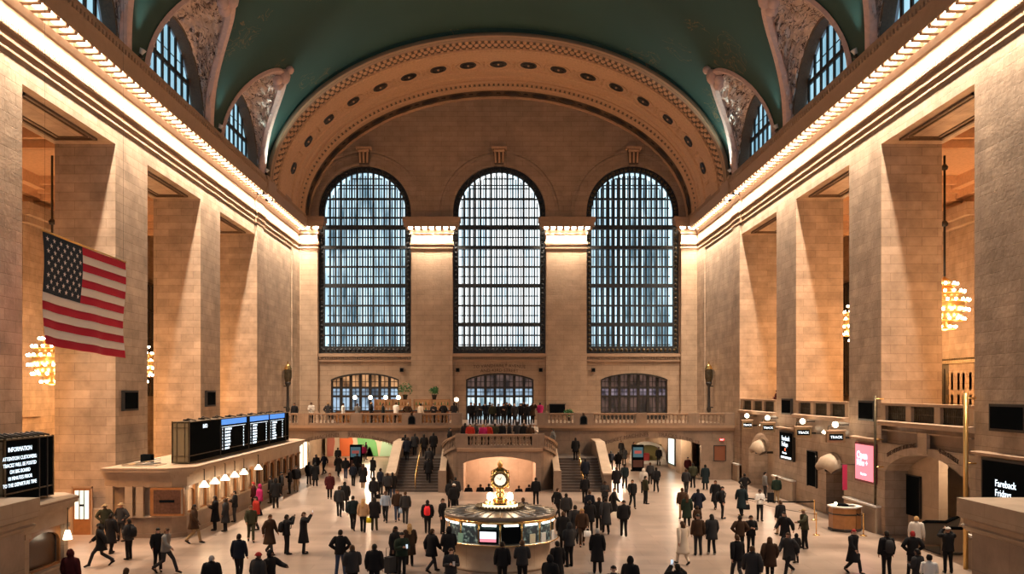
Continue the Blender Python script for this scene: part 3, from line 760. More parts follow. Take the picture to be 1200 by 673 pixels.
# central landing block: curved outer corners, arched opening with a sloping ramp below
YC = 59.9
loops = [rect(-2.75, 2.95, -1.6, 2.92), segp(-2.42, 2.58, -1.62, 1.85, 2.3)]
tag(plate('wall_landing_front', [loops[0], segp(-2.42, 2.58, -1.55, 1.85, 2.3)], 'Y', YC, .5, M['marble']), kind='structure')
def qcurve(sgn, n=9):     # plan of the curved balustrade from the landing front to the inner edge of the flight
    cx = .1; out = []
    for i in range(n+1):
        t = PI/2*i/n; out.append((cx+sgn*(2.85+1.15*math.sin(t)), YC+.2+2.6*(1-math.cos(t))))
    return out
for sgn, nm in ((-1, 'left'), (1, 'right')):
    pl = qcurve(sgn); x1 = pl[-1][0]
    pts = [(x, y, 2.92-1.03*(i/9)**1.15) for i, (x, y) in enumerate(pl)]
    # the wall under it
    mb = MB(); rows = [[(x, y, -.05), (x, y, z), (x-sgn*.35, y+.25, z), (x-sgn*.35, y+.25, -.05)] for x, y, z in pts]
    mb.grid(rows, False, True); kk += 1; tag(mb.build('trim_%d' % kk, M['marble']), kind='structure')
    mb = MB(); pr = [(58.75, 0), (58.75, 1.2), (59.2, 1.25), (62.8, 2.66), (62.8, 0)]; n = len(pr)
    vs = [(x1+sgn*.05, y, z) for y, z in pr]+[(x1-sgn*.25, y, z) for y, z in pr]
    r = empty('stair_parapet', (0, 0, 0), label='curved sloping stone parapet on the inner side of the %s stair flight' % nm, cat='parapet')
    mb.add(vs, [(k, (k+1) % n, n+(k+1) % n, n+k) for k in range(n)]+[tuple(range(n)), tuple(range(n, 2*n))[::-1]]); mb.build('wall', M['marble'], r)
    mb = MB(); pr = [(58.65, 1.2), (58.65, 1.34), (59.2, 1.4), (62.8, 2.82), (62.8, 2.66), (59.2, 1.25)]; n = len(pr)
    vs = [(x1+sgn*.12, y, z) for y, z in pr]+[(x1-sgn*.32, y, z) for y, z in pr]
    mb.add(vs, [(k, (k+1) % n, n+(k+1) % n, n+k) for k in range(n)]+[tuple(range(n)), tuple(range(n, 2*n))[::-1]]); mb.build('coping', M['smooth'], r)
    balustrade('curved stone balustrade at the %s corner of the stair landing' % nm, pts, .25)
    MB().box(x1+sgn*.15, x1-sgn*.38, 58.55, 59.1, 0, 1.46).build('newel', M['marble'], r)
balustrade('straight stone balustrade along the front of the stair landing', [(-2.7, YC+.2, 2.92), (2.9, YC+.2, 2.92)], .22, blocks=(-2.55, 2.75))
tag(bx('floor_landing', M['marble'], None, -2.8, 3.0, YC+.4, YB+.1, 2.6, 2.85), kind='structure')
tag(MB().box(-4.05, -2.8, 63.0, YB, 2.5, 2.85).box(3.0, 4.2, 63.0, YB, 2.5, 2.85).build('floor_landing_ends', M['marble']), kind='structure')
mb = MB().sweep_x([(YC+.02, 2.62), (YC-.1, 2.68), (YC-.14, 2.85), (YC-.12, 2.92), (YC+.3, 2.92)], -2.85, 3.05); kk += 1; tag(mb.build('trim_%d' % kk, M['trim']), kind='structure')
mb = MB()
for i in range(8): mb.box(-2.6, 2.8, 65.2+i*.25, YB+.15, 2.85, 2.85+.17*(i+1))
tag(mb.build('stairs_top_flight', M['marble']), kind='structure')
tag(bx('wall_ramp_back', M['smooth'], None, -2.5, 2.7, 66.0, 66.4, -1.5, 2.6), kind='structure')
tag(bx('wall_ramp_left', M['smooth'], None, -2.6, -2.43, 60.3, 66.4, -1.5, 2.6), kind='structure')
tag(bx('wall_ramp_right', M['smooth'], None, 2.6, 2.77, 60.3, 66.4, -1.5, 2.6), kind='structure')
tag(bx('floor_ramp', M['floor'], None, -2.6, 2.77, 58.9, 66.4, -1.6, -1.4), kind='structure')
# lamp inside the ramp
def lampdata(name, e, col, r=.3):
    l = bpy.data.lights.new(name, 'POINT'); l.energy = e; l.color = col; l.shadow_soft_size = r; return l
def ceiling_lamp(x, y, z, e, col, label, r=.22, group=None):
    t = empty('ceiling_lamp', (x, y, z), label=label, cat='lamp', group=group)
    MB().lathe([(.001, 0), (.22, 0), (.26, -.05), (.18, -.06)], n=14).build('canopy', M['brass'], t)
    MB().lathe([(.2, -.05), (.19, -.12), (.12, -.17), (.001, -.19)], n=14).build('lamp_shade', M['globe'], t)
    o = bpy.data.objects.new('lamp', lampdata('lamp', e, col, .2)); COL.objects.link(o); o.parent = t; o.location = (0, 0, -.5)
    return t
ceiling_lamp(.1, 63.2, 2.55, 750, (1, .62, .42), 'round ceiling lamp inside the arched ramp under the stairs')
# ---------------- space under the balcony
tag(bx('ceiling_vestibule', M['smooth'], None, -X0, X0, YB+.6, 94, 3.5, 3.68), kind='structure')
tag(bx('wall_vestibule_back', M['smooth'], None, -X0, X0, 94, 94.3, -.2, 3.7), kind='structure')
tag(bx('wall_vestibule_left', M['smooth'], None, -18.6, -18.3, YW, 94, 0, 3.7), kind='structure')
tag(bx('wall_vestibule_right', M['smooth'], None, 15.9, 16.3, YB+6, 94, 0, 3.6), kind='structure')
tag(MB().box(15.05, 15.9, 71.6, 73.8, 0, 3.6).box(15.3, 15.9, 73.8, 78.5, 0, 3.6).build('wall_vestibule_shop', M['smooth']), kind='structure')
tag(MB().box(-7.9, -4, 76, 94, 0, 3.6).box(4, 8.0, 80, 94, 0, 3.6).box(-18.2, -15.9, 68.5, 73.5, 0, 3.6).build('wall_vestibule_core', M['smooth']), kind='structure')
for x, y, e, lb in ((-13.5, 76, 420, 'round ceiling lamp beyond the left arch, nearer the hall'), (-13, 87, 900, 'round ceiling lamp beyond the left arch, by the colourful mural'),
                    (10.5, 75, 650, 'round ceiling lamp beyond the right arch, nearer the hall'), (11, 86, 750, 'round ceiling lamp beyond the right arch, deep in the passage'), (14.5, 70.5, 220, 'round ceiling lamp beyond the right end of the right arch')):
    ceiling_lamp(x, y, 3.5, e, (1, .74, .5), lb)
# mural of bright flat shapes at the end of the left passage
mr = empty('mural', (-13.5, 90.0, 0), label='bright green, orange and white mural on the end wall of the left passage', cat='mural')
MB().box(-4.4, 4.4, .05, .25, 0, 3.2).build('panel', mat('mural_ground', (.5, .42, .32), .5), mr)
for nm, c, q in (('orange_shape', (.55, .13, .04), [(-2.9, .1), (-1.9, .1), (-1.5, 1.6), (-2.0, 3.1), (-2.9, 3.1)]), ('rose_shape', (.45, .16, .12), [(-4.2, .1), (-3.6, .1), (-3.4, 1.6), (-3.6, 3.1), (-4.2, 3.1)]), ('green_shape', (.09, .30, .10), [(-.9, .1), (1.1, .1), (.9, 1.5), (-.2, 3.1), (-1.2, 3.1)]),
                 ('pale_green_shape', (.3, .5, .35), [(1.2, .1), (2.9, .1), (2.6, 1.4), (1.6, 2.4)]), ('blue_shape', (.05, .45, .5), [(3.0, .1), (4.2, .1), (4.2, 2.2), (3.3, 1.3)]), ('white_shape', (.9, .9, .85), [(-.6, .1), (.6, .1), (.2, 1.1)])):
    plate(nm, [q], 'Y', -.0, .06, mat('mural_'+nm, c, .5), mr)
def text_on_y(txt, size, x, y, z, m, parent=None, bend=None, depth=.03, name='lettering', loc=None):
    o = Vector(loc) if loc else Vector((0, 0, 0))
    return lettering(txt, size, lambda u, v, d: (x+u-o.x, y-d-o.y, z+v+(bend(u) if bend else 0)-o.z), m, parent, name, depth)
# carved words over the arches
for i, (t, x, z, sl, c) in enumerate((('TICKET MACHINES', 9.9, 3.28, 1, 11.85), ('TRACKS 11 TO 17', 13.9, 3.28, -1, 11.85), ('TICKET MACHINES', -13.9, 3.25, 1, -11.85), ('SUBWAY · SHUTTLE', -9.9, 3.25, -1, -11.85))):
    o = text_on_y(t, .40, x, YB+.03, z, M['letter'], bend=lambda u, x=x, c=c: -.052*(x+u-c)**2+.052*(x-c)**2*.3-.0, depth=.03, name='carved_lettering')
    o.data.transform(Matrix.Translation((0, 0, .02)))
    tag(o, 'dark carved words %s over the %s' % (t.replace(' · ', ' and ').lower(), ('left half of the right arch', 'right half of the right arch', 'left half of the left arch', 'right half of the left arch')[i]), 'lettering')
for i, (t, z) in enumerate((('TO VANDERBILT AVENUE', 9.05), ('AND 43RD STREET', 8.62))):
    o = text_on_y(t, .42, .1, YW-.02, z, M['letter'], name='carved_lettering', bend=lambda u: -.02*u*u)
    tag(o, 'carved line reading %s above the middle doors' % t.lower(), 'lettering')
# kiosks under the arches
for x, y, w in ((-12.2, 74.5, 'left'), (11.9, 74.3, 'right')):
    r = empty('display_board', (x, y, 0), label='tall dark free-standing display board beyond the %s arch' % w, cat='display board')
    MB().box(-.58, .58, -.2, .2, 0, .12).box(-.5, .5, -.14, .14, .12, 2.25).build('body', M['black'], r)
    MB().box(-.42, .42, -.16, -.14, 1.2, 2.05).build('screen', mat('dim_teal_screen', (.02, .05, .06), .2, emit=(.06, .12, .14), es=.8), r)
    MB().box(-.3, .3, -.165, -.155, 1.5, 1.75).build('picture', mat('dim_red_picture', (.3, .05, .04), .3, emit=(.4, .1, .08), es=.5), r)
    MB().box(-.42, .42, -.16, -.14, .35, .95).build('notice', mat('brown_notice', (.12, .05, .04), .4), r)
# white rounded display (car-like pod) and lit shop window right
r = empty('exhibition_stand', (14.0, 82.0, 0), label='white rounded exhibition stand deep in the passage beyond the right arch', cat='stand')
rows = []
for i in range(21):
    a = PI*(i/20); rows.append([(-1.9*math.cos(a)*(1 if a < PI/2 else 1.15), y, .3+2.0*math.sin(a)**.7) for y in (-.8, .8)]+[(-1.6*math.cos(a)*(1 if a < PI/2 else 1.15), y, .3+1.7*math.sin(a)**.7) for y in (.8, -.8)])
MB().grid(rows, True, True).build('shell', mat('glossy_white_shell', (.9, .88, .85), .2), r); MB().box(-2, 2.2, -.9, .9, 0, .35).build('plinth', M['white'], r); MB().box(-1.3, .2, -.5, .6, .35, 1.1).build('bench', mat('red_upholstery', (.35, .03, .03), .6), r)
MB().box(-1.5, 1.8, .5, .6, .35, 2.0).build('back_panel', mat('olive_panel', (.2, .18, .06), .6), r); r.scale = (.8, .8, .9)
r = empty('shop_window', (15.35, 75.9, 0), label='bright shop window on the side wall beyond the right arch', cat='shop window')
MB().box(-.25, -.20, -1.4, 1.4, .5, 2.7).build('pane', mat('lit_shop_glass', (.7, .8, .8), .2, emit=(.75, .95, .9), es=1.1), r)
MB().box(-.3, -.18, -1.5, -1.38, .4, 2.8).box(-.3, -.18, 1.38, 1.5, .4, 2.8).box(-.3, -.18, -1.5, 1.5, 2.7, 2.82).box(-.3, -.18, -1.5, 1.5, .4, .5).build('frame', M['dark'], r)
r = empty('shop_window', (-15.9, 70.5, 0), label='narrow bright shop window at the left end of the left arch', cat='shop window')
MB().box(-.0, .06, -1.6, 1.6, .6, 2.7).build('pane', mat('lit_warm_shop_glass', (.7, .8, .8), .2, emit=(1, .85, .7), es=1.3), r)
MB().box(-.02, .1, -1.7, -1.56, .5, 2.8).box(-.02, .1, -.07, .07, .5, 2.8).box(-.02, .1, 1.56, 1.7, .5, 2.8).box(-.02, .1, -1.7, 1.7, 2.7, 2.82).build('frame', M['brass'], r)
# bronze plaque and red exit sign right of the right arch
r = empty('bronze_notice', (17.05, YB+.05, 1.5), label='square bronze notice on the wall right of the right arch', cat='notice')
MB().box(-.42, .42, -.05, .0, 0, 1.1).build('panel', mat('copper_brown', (.22, .08, .04), .4, .4), r); MB().box(-.48, .48, -.07, .0, -.06, 0).box(-.48, .48, -.07, 0, 1.1, 1.16).box(-.48, -.42, -.07, 0, 0, 1.1).box(.42, .48, -.07, 0, 0, 1.1).build('frame', M['dark'], r)
r = empty('exit_sign', (17.2, YB-.02, 3.0), label='small glowing red exit sign right of the right arch', cat='sign')
MB().box(-.18, .18, -.06, .0, 0, .18).build('box', mat('red_exit_glow', (.5, .02, .02), .4, emit=(1, .05, .03), es=.9), r); MB().tube([(0, -.02, .18), (0, -.02, .3)], .02, 6).build('bracket', M['dark'], r)
lettering('EXIT', .13, lambda u, v, d: (u, -.065-d, .045+v), M['scrwhite'], r)
# ---------------- balcony bar on the left, right and centre
def globe_lamp(x, y, z, h, label, group=None, n=1):
    r = empty('post_lamp', (x, y, z), label=label, cat='lamp', group=group)
    MB().lathe([(.14, 0), (.14, .05), (.05, .12), (.03, .3), (.03, h-.15), (.07, h-.1), (.05, h-.06)], n=10).build('pole', M['dark'], r)
    MB().sphere((0, 0, h+.1), .17, 12, 8).build('globe', M['globe'], r); return r
for i, (px, y, lb) in enumerate(((-11.95, 72.5, 'white globe lamp on the bar terrace, leftmost'), (-10.8, 73.5, 'white globe lamp on the bar terrace, second from the left'), (-9.45, 73, 'white globe lamp on the bar terrace, third from the left'), (-8.3, 72.3, 'white globe lamp on the bar terrace, rightmost of the four close together'))):
    globe_lamp(px, y, ZB, 2.0, lb, 'globe lamps of the balcony bar')
r = globe_lamp(-3.35, 69.5, ZB, 1.85, 'short wide lamp on a double post, just left of the middle doors')
MB().lathe([(.03, 0), (.03, 1.8)], (.16, 0, 0), n=8).build('pole', M['dark'], r)
r = empty('bar_counter', (-8.6, 71.0, ZB), label='long dark bar counter on the far balcony, left of the stairs', cat='counter')
MB().box(-4.6, 4.6, -.35, .35, 0, 1.0).build('body', M['wood'], r); MB().box(-4.75, 4.75, -.45, .45, 1.0, 1.07).build('top', M['dark'], r); MB().box(-4.7, 4.7, -.5, -.44, .2, .25).build('foot_rail', M['brass'], r)
rb = random.Random(5)
BOT = {}
def bottle(x, y, z, c, lb, grp):
    k_ = c
    if k_ not in BOT:
        me = MB().lathe([(.04, 0), (.042, .18), (.015, .24), (.015, .31), (.001, .31)], n=7).mesh('bottle', mat('glass_'+c, {'green': (.05, .3, .1), 'amber': (.4, .15, .03), 'clear': (.7, .75, .75)}[c], .1)); BOT[k_] = me
    o = link('bottle', BOT[k_]); o.location = (x, y, z); tag(o, lb, 'bottle', grp)
# back shelves of the bar against the pilaster
for sx, w, lab in ((-5.9, 1.6, 'right'), (-9.4, 1.6, 'left')):
    r = empty('back_bar_shelf', (sx, 77.5, ZB), label='lit shelf unit of bottles behind the bar, the %s of two' % lab, cat='shelf')
    MB().box(-w, w, .1, .2, .4, 1.9).build('back_panel', mat('warm_back_panel_'+lab, (.6, .35, .18), .5, emit=(1, .5, .2), es=.08), r)
    for z in (.4, .9, 1.4, 1.9): MB().box(-w, w, -.2, .15, z-.04, z).build('shelf', M['wood'], r)
    for x in (-w, 0, w): MB().box(x-.04, x+.04, -.2, .15, 0, 1.94).build('upright', M['wood'], r)
    for z in (.4, .9, 1.4):
        for q in range(11): 
            c = rb.choice(('green', 'amber', 'clear')); x = -w+.2+q*(2*w-.4)/10
            if abs(x) > .09: bottle(sx+x, 77.45, ZB+z, c, '%s bottle on the %s back bar shelf unit' % (c, lab), '%s bottles on the %s shelves' % (c, lab))
def bush(x, y, z, r, lb, cat='plant', c=(.03, .17, .06), leaves=220, pot=True):
    root = empty('potted_plant', (x, y, z), label=lb, cat=cat); mb = MB(); q = random.Random(int(x*31+y))
    for i in range(leaves):
        d = Vector((q.gauss(0, 1), q.gauss(0, 1), q.gauss(0, .7))).normalized()*r*q.uniform(.4, 1); p = Vector((0, 0, .5+r*.6))+d
        a = Vector((q.uniform(-1, 1), q.uniform(-1, 1), q.uniform(-1, 1))).normalized()*.09; b = a.cross(Vector((.3, .5, .8))).normalized()*.05
        mb.add([p-a, p+b, p+a, p-b], [(0, 1, 2, 3)])
    mb.build('foliage', mat('leaves_%d' % len(bpy.data.materials), c, .5, var=.5), root, fix=False)
    MB().lathe([(.16, 0), (.24, .4), (.26, .42), (.22, .4), (.001, .38)], n=12).build('pot', M['dark'], root); MB().tube([(0, 0, .35), (.02, 0, .5+r*.4)], .03, 6).build('stem', M['wood'], root)
bush(-8.3, 77.45, ZB+1.9, .7, 'dense dark green plant on top of the left bottle shelves')
bush(-5.7, 77.45, ZB+1.9, .45, 'low green plant on top of the right bottle shelves')
bush(-12.9, 73.5, ZB, .35, 'small pale green plant at the left end of the bar terrace', c=(.2, .35, .2))
bush(6.2, 77, ZB-.1, .45, 'small green plant beyond the balustrade right of the stairs')
def table_set(x, y, i, lb):
    r = empty('cafe_table', (x, y, ZB), label=lb, cat='table', group='café tables of the bar terrace')
    MB().lathe([(.25, 0), (.25, .03), (.04, .06), (.03, .7)], n=12).build('pedestal', M['dark'], r); MB().lathe([(.001, .7), (.4, .7), (.4, .74), (.001, .74)], n=16).build('tabletop', M['white'], r)
for i, x in enumerate((-16.9, -15.6, -14.3)): table_set(x, 69.2, i, 'small round café table at the terrace rail, %s from the left wall' % ('first', 'second', 'third')[i])
for i, (x, lb) in enumerate(((4.9, 'dark'), )):
    r = empty('notice_board', (5.4, 79.64, 4.75), label='dark notice board on the far wall just right of the middle doors', cat='board')
    MB().box(-.7, .7, -.1, .2, 0, .85).build('panel', M['black'], r); MB().box(-.78, .78, -.12, .2, -.07, 0).box(-.78, .78, -.12, .2, .85, .92).build('frame', M['dark'], r)
for x, lb in ((-8.9, 'left'), (-3.75, 'middle left'), (3.9, 'middle right'), (8.75, 'right')):
    r = empty('loudspeaker', (x, YW-.02, 8.6), label='small square dark loudspeaker high on the far wall, the %s one of four' % lb, cat='loudspeaker')
    MB().box(-.17, .17, -.2, 0, 0, .36).build('case', M['dark'], r); MB().box(-.13, .13, -.215, -.2, .04, .32).build('grille', M['black'], r)
# tall bronze wall torches in the end bays
for sgn, nm in ((-1, 'left'), (1, 'right')):
    r = empty('wall_torch', (sgn*17.9, 74.0, 5.0), label='tall bronze wall lantern on the %s end bay near the far wall' % nm, cat='lantern', group=None)
    MB().lathe([(.001, 0), (.14, .05), (.2, .3), (.13, .5), (.11, 2.2), (.26, 2.45), (.26, 2.6)], n=10).build('stem', M['dark'], r)
    MB().lathe([(.24, 2.6), (.34, 3.0), (.34, 3.6), (.2, 3.75)], n=8, smooth=False).build('lantern', M['ornbr'], r)
    MB().lathe([(.36, 3.68), (.2, 4.0), (.05, 4.15), (.06, 4.3), (.001, 4.4)], n=8, smooth=False).build('crown', M['brass'], r)
    MB().box(sgn*.35, 0, -.05, .05, 2.2, 2.3).box(sgn*.35, 0, -.05, .05, .4, .5).build('bracket', M['dark'], r)
# ================================================================ NORTH (RIGHT) SIDE
for i, (a, b) in enumerate(OPEN[3:]):
    nm = ('nearest', 'middle', 'farthest')[i]
    r = empty('gallery_parapet', (X0, (a+b)/2, 5.2), label='stone parapet with grille panels of the %s gallery bay on the right' % nm, cat='parapet'); h = (b-a)/2
    MB().box(-.02, .3, -h, h, .0, .22).build('plinth', M['smooth'], r)
    mb = MB().sweep_y([(.05, -.02), (-.22, .0), (-.28, .1), (-.28, .2), (-.04, .24), (.05, .24)], -h-.05, h+.05); mb.build('moulding', M['white'] if False else M['trim'], r)
    MB().box(-.08, .36, -h, h, .94, 1.06).build('rail', M['trim'], r)
    for q in range(4):
        y = -h+.25+(2*h-.5)*q/3; MB().box(-.03, .32, y-.25, y+.25, .22, .94).build('pier', M['smooth'], r)
    for q in range(3):
        y0 = -h+.5+(2*h-.5)*q/3; y1 = y0+(2*h-.5)/3-.5; mb = MB()
        n = 14
        for j in range(n): y = y0+(y1-y0)*(j+.5)/n; mb.box(.1, .16, y-.035, y+.035, .22, .94)
        mb.box(.1, .16, y0, y1, .22, .3); mb.box(.1, .16, y0, y1, .86, .94); mb.box(.11, .15, y0, y1, .55, .6); mb.build('grille', M['ornbr'], r)
        MB().box(.2, .24, y0, y1, .22, .94).build('backing', M['dark'], r)
# inner jamb / niches of the arcade: side returns
mb = MB()
for a, b in ((33.8, 41.2), (46.1, 48.6), (57.7, 63.6)): pass
# barrel soffits behind the wall
r = None
# carved words over the near right arch
def text_on_x(txt, size, y, x, z, m, parent=None, bend=None, depth=.03, name='lettering'):
    """reads left to right for a viewer in the hall looking at the right wall: +u runs towards -y"""
    return lettering(txt, size, lambda u, v, d: (x-d, y-u, z+v+(bend(u) if bend else 0)), m, parent, name, depth)
for t, y, lb in (('THE METLIFE BUILDING', 39.55, 'left'), ('45TH STREET', 35.35, 'right')):
    o = text_on_x(t, .27, y, X0-.02, 4.3, M['letter'], bend=lambda u, y=y: -.055*((y-u)-37.5)**2+.06, name='carved_lettering')
    tag(o, 'carved words %s over the %s half of the near right arch' % (t.lower(), lb), 'lettering')
mb = MB(); mb.box(X0-.05, X0+.1, 37.1, 37.9, 4.12, 5.0)
for a, b in ((33.6, 37.0), (38.0, 41.4)): mb.box(X0-.04, X0+.1, a, b, 4.95, 5.0)
kk += 1; tag(mb.build('trim_%d' % kk, M['smooth']), kind='structure')
# plinths with pale ledges round the piers, both sides
for sgn in (-1, 1):
    for a, b in ((29.6, 33.45), (41.6, 45.4), (53.5, 57.25), (65.5, 67.0)):
        if b > 66 and sgn < 0: continue
        mb = MB(); e = .28; y0 = a-(e if sgn < 0 else -.0); y1 = b+(e if sgn < 0 else -.0)
        mb.sweep_y([(X0-e, 0), (X0-e, 1.15), (X0-e+.06, 1.22), (X0-.05, 1.3), (X0+.1, 1.3), (X0+.1, 0)], y0, y1, sgn)
        if sgn < 0: mb.box(sgn*(X0-.05), sgn*(XB+.1), y0, y1, 0, 1.2)
        kk += 1; tag(mb.build('trim_%d' % kk, M['smooth']), kind='structure')
        if sgn > 0:
            mb = MB(); mb.box(X0-.36, X0, a-.02, b+.02, 1.24, 1.33); kk += 1; tag(mb.build('trim_%d' % kk, M['white']), kind='structure')
# screens and dark panels on the piers
def wall_panel(sgn, y0, y1, z0, z1, name, lb, cat, screen, frame=M['dark']):
    r = empty(name, (sgn*X0, (y0+y1)/2, z0), label=lb, cat=cat); h = (y1-y0)/2; t = z1-z0
    MB().box(-sgn*.02, -sgn*.16, -h, h, 0, t).build('case', frame, r); MB().box(-sgn*.16, -sgn*.175, -h+.1, h-.1, .1, t-.1).build('screen', screen, r)
    return r, h, t
for sgn, y0, y1, lb in ((1, 42.1, 43.9, 'dark square panel on the right pier, above the pink screen'), (1, 54.0, 55.8, 'dark square panel on the right pier, above the black text screen'), (1, 30.0, 32.2, 'dark square panel on the nearest right pier'),
                        (-1, 42.2, 43.9, 'dark square panel on the nearest left pier'), (-1, 54.2, 55.9, 'dark square panel on the second left pier, behind the departure board')):
    z = 5.35 if sgn > 0 else 5.85
    wall_panel(sgn, y0, y1, z, z+1.0, 'wall_panel', lb, 'panel', M['black'])
r, h, t = wall_panel(1, 42.0, 44.3, 2.3, 4.25, 'advertising_screen', 'bright pink advertising screen on the right pier', 'screen', M['scrpink'], mat('maroon_frame', (.18, .02, .04), .4))
def ontext(r, t, size, u0, z, x=-.19, m=None, spacing=1.0): return lettering(t, size, lambda u, v, d: (x-d, u0-u, z+v), m or M['scrwhite'], [q for q in r.children if q.name.startswith('screen')][0], depth=.008, align='LEFT', spacing=spacing)
ontext(r, 'Open', .55, .85, 1.15); ontext(r, 'Now +', .45, .85, .8); ontext(r, 'Shop here', .17, .4, .35)
r, h, t = wall_panel(1, 53.6, 56.2, 2.45, 4.3, 'advertising_screen', 'black advertising screen with white text on the second right pier', 'screen', M['black'])
ontext(r, 'Fareback', .42, .75, 1.25); ontext(r, 'Fridays', .42, .75, .88); MB().lathe([(.001, 0), (.1, 0), (.1, .01), (.001, .01)], n=14).xf(Matrix.Translation((-.18, .1, .68)) @ Matrix.Rotation(-PI/2, 4, 'Y')).build('red_dot', M['scrred'], r); ontext(r, 'More info', .2, .6, .4); MB().box(-.185, -.176, -1.0, .9, .13, .24).build('strip', M['scrwhite'], r)
r, h, t = wall_panel(1, 29.7, 32.7, 1.9, 4.35, 'advertising_screen', 'black advertising screen with white text on the nearest right pier', 'screen', M['black'])
ontext(r, 'Fareback', .36, .55, 1.45); ontext(r, 'Fridays', .36, .55, 1.1); MB().lathe([(.001, 0), (.08, 0), (.08, .01), (.001, .01)], n=14).xf(Matrix.Translation((-.18, .1, .9)) @ Matrix.Rotation(-PI/2, 4, 'Y')).build('red_dot', M['scrred'], r); ontext(r, 'Learn more', .13, .55, .62)
for y0, y1, lb in ((29.3, 33.2, 'over the nearest right screen'), (41.8, 44.6, 'over the pink screen'), (53.4, 56.5, 'over the second right pier screen')):
    mb = MB().sweep_y([(X0, 0), (X0-.3, .04), (X0-.34, .14), (X0, .18)], y0, y1); mb.xf(Matrix.Translation((0, 0, 4.38)))
    kk += 1; tag(mb.build('trim_%d' % kk, M['trim']), kind='structure')
# tall dark panels in the arches
def slab(name, lb, x, y0, y1, z0, z1, m=M['black']):
    r = empty(name, (x, (y0+y1)/2, z0), label=lb, cat='panel'); h = (y1-y0)/2; t = z1-z0
    MB().box(-.08, 0, -h, h, 0, t).build('panel', m, r); MB().box(-.1, 0, -h-.05, -h, -.05, t+.05).box(-.1, 0, h, h+.05, -.05, t+.05).box(-.1, 0, -h-.05, h+.05, t, t+.05).build('frame', M['dark'], r)
tag(bx('wall_arch_recess', M['smooth'], None, 19.4, 19.8, 38.35, 41.6, 0, 4.0), kind='structure')
tag(bx('wall_far_arch_recess', M['smooth'], None, 19.7, 20.0, 57.3, 64, 0, 4.2), kind='structure')
ceiling_lamp(19.0, 60.9, 3.72, 90, (1, .75, .55), 'round ceiling lamp just inside the far right arch')
slab('tall_dark_panel', 'tall narrow black panel on the wall inside the near right arch', 19.38, 39.9, 41.25, 1.0, 2.85)
slab('tall_dark_panel', 'tall narrow black panel on the wall between the gate signs, right side', X0-.02, 49.9, 51.3, 1.3, 3.3)
# gate signs on brackets
for i, (px, y, lb, w) in enumerate(((17.6, 61.6, 'first', .75), (17.6, 56.9, 'second', .9), (17.55, 50.2, 'third', .95), (17.5, 45.2, 'fourth', .95))):
    r = empty('track_sign', (px, y, 4.15), label='boxed track gate sign under the right gallery, %s from the far end' % lb, cat='sign', group='track gate signs')
    MB().box(-w/2, w/2, -.12, .12, 0, .58).build('case', M['brass2'], r); MB().box(-w/2-.05, w/2+.05, -.16, .16, .58, .66).build('cap', M['trim'], r)
    MB().box(-w*.38, w*.38, -.14, -.12, .13, .45).build('dark_face', M['black'], r)
    lettering('TRACK', .19, lambda u, v, d: (u, -.15-d, .22+v), M['scrwhite'], r, depth=.01); MB().tube([(-w/2+.1, 0, .66), (-w/2+.12, 0, .85), (.1, 0, .92), (.7, 0, .92)], .03, 6).build('bracket', M['dark'], r)
    MB().sphere((-.02, -.05, .93), .16, 12, 8).build('globe', M['globe'], r)
    MB().box(w/2, X0-px, -.04, .04, .2, .3).build('arm', M['dark'], r)
    ro = bpy.data.objects.new('lamp', lampdata('lamp', 14, (1, .75, .5), .16)); COL.objects.link(ro); ro.parent = r; ro.location = (-.1, -.5, .95)
for i, (y, z) in enumerate(((47.9, 4.55), (59.3, 4.5), (52.3, 4.55))):
    r = empty('wall_spotlight', (X0-.02, y, z), label='small bright spotlight on the right wall between gate signs, %s from the viewer' % ('first', 'third', 'second')[i], cat='spotlight')
    MB().tube([(0, 0, 0), (-.3, 0, .05)], .03, 6).build('arm', M['dark'], r); MB().tube([(-.3, 0, .12), (-.4, 0, -.05)], [.06, .11], 10).build('head', M['globe'], r)
# curved fan-like hoods in the far arches
for y, lb, z in ((60.2, 'pale curved hood under the arch at the far right', 2.6), (47.4, 'pale curved hood over the doorway left of the pink screen', 2.55)):
    r = empty('curved_hood', (X0-.02, y, z), label=lb, cat='hood'); rows = []
    for i in range(13):
        a = PI*i/12; rows.append([(-.05, 1.25*math.cos(a), .2+.75*math.sin(a)), (-.35-.2*math.sin(a), 1.2*math.cos(a), .1+.6*math.sin(a)), (-.55-.3*math.sin(a), 1.05*math.cos(a), -.1+.35*math.sin(a)), (-.5-.3*math.sin(a), 1.0*math.cos(a), -.16+.3*math.sin(a)), (-.02, 1.0*math.cos(a), .0+.3*math.sin(a))])
    MB().grid(rows, True, True).build('hood', M['smooth'], r); MB().box(-.5, 1.46 if y > 50 else .06, -.04, .04, -.1, .05).build('bracket', M['dark'], r)
r = empty('hanging_banner', (17.75, 44.6, 1.75), label='narrow red banner hanging beside the pink screen', cat='banner')
MB().box(-.12, .12, -.02, .02, 0, 1.3).build('cloth', mat('red_banner_cloth', (.45, .02, .08), .7), r); MB().tube([(-.2, 0, 1.3), (.55, 0, 1.3)], .02, 6).build('rod', M['dark'], r)
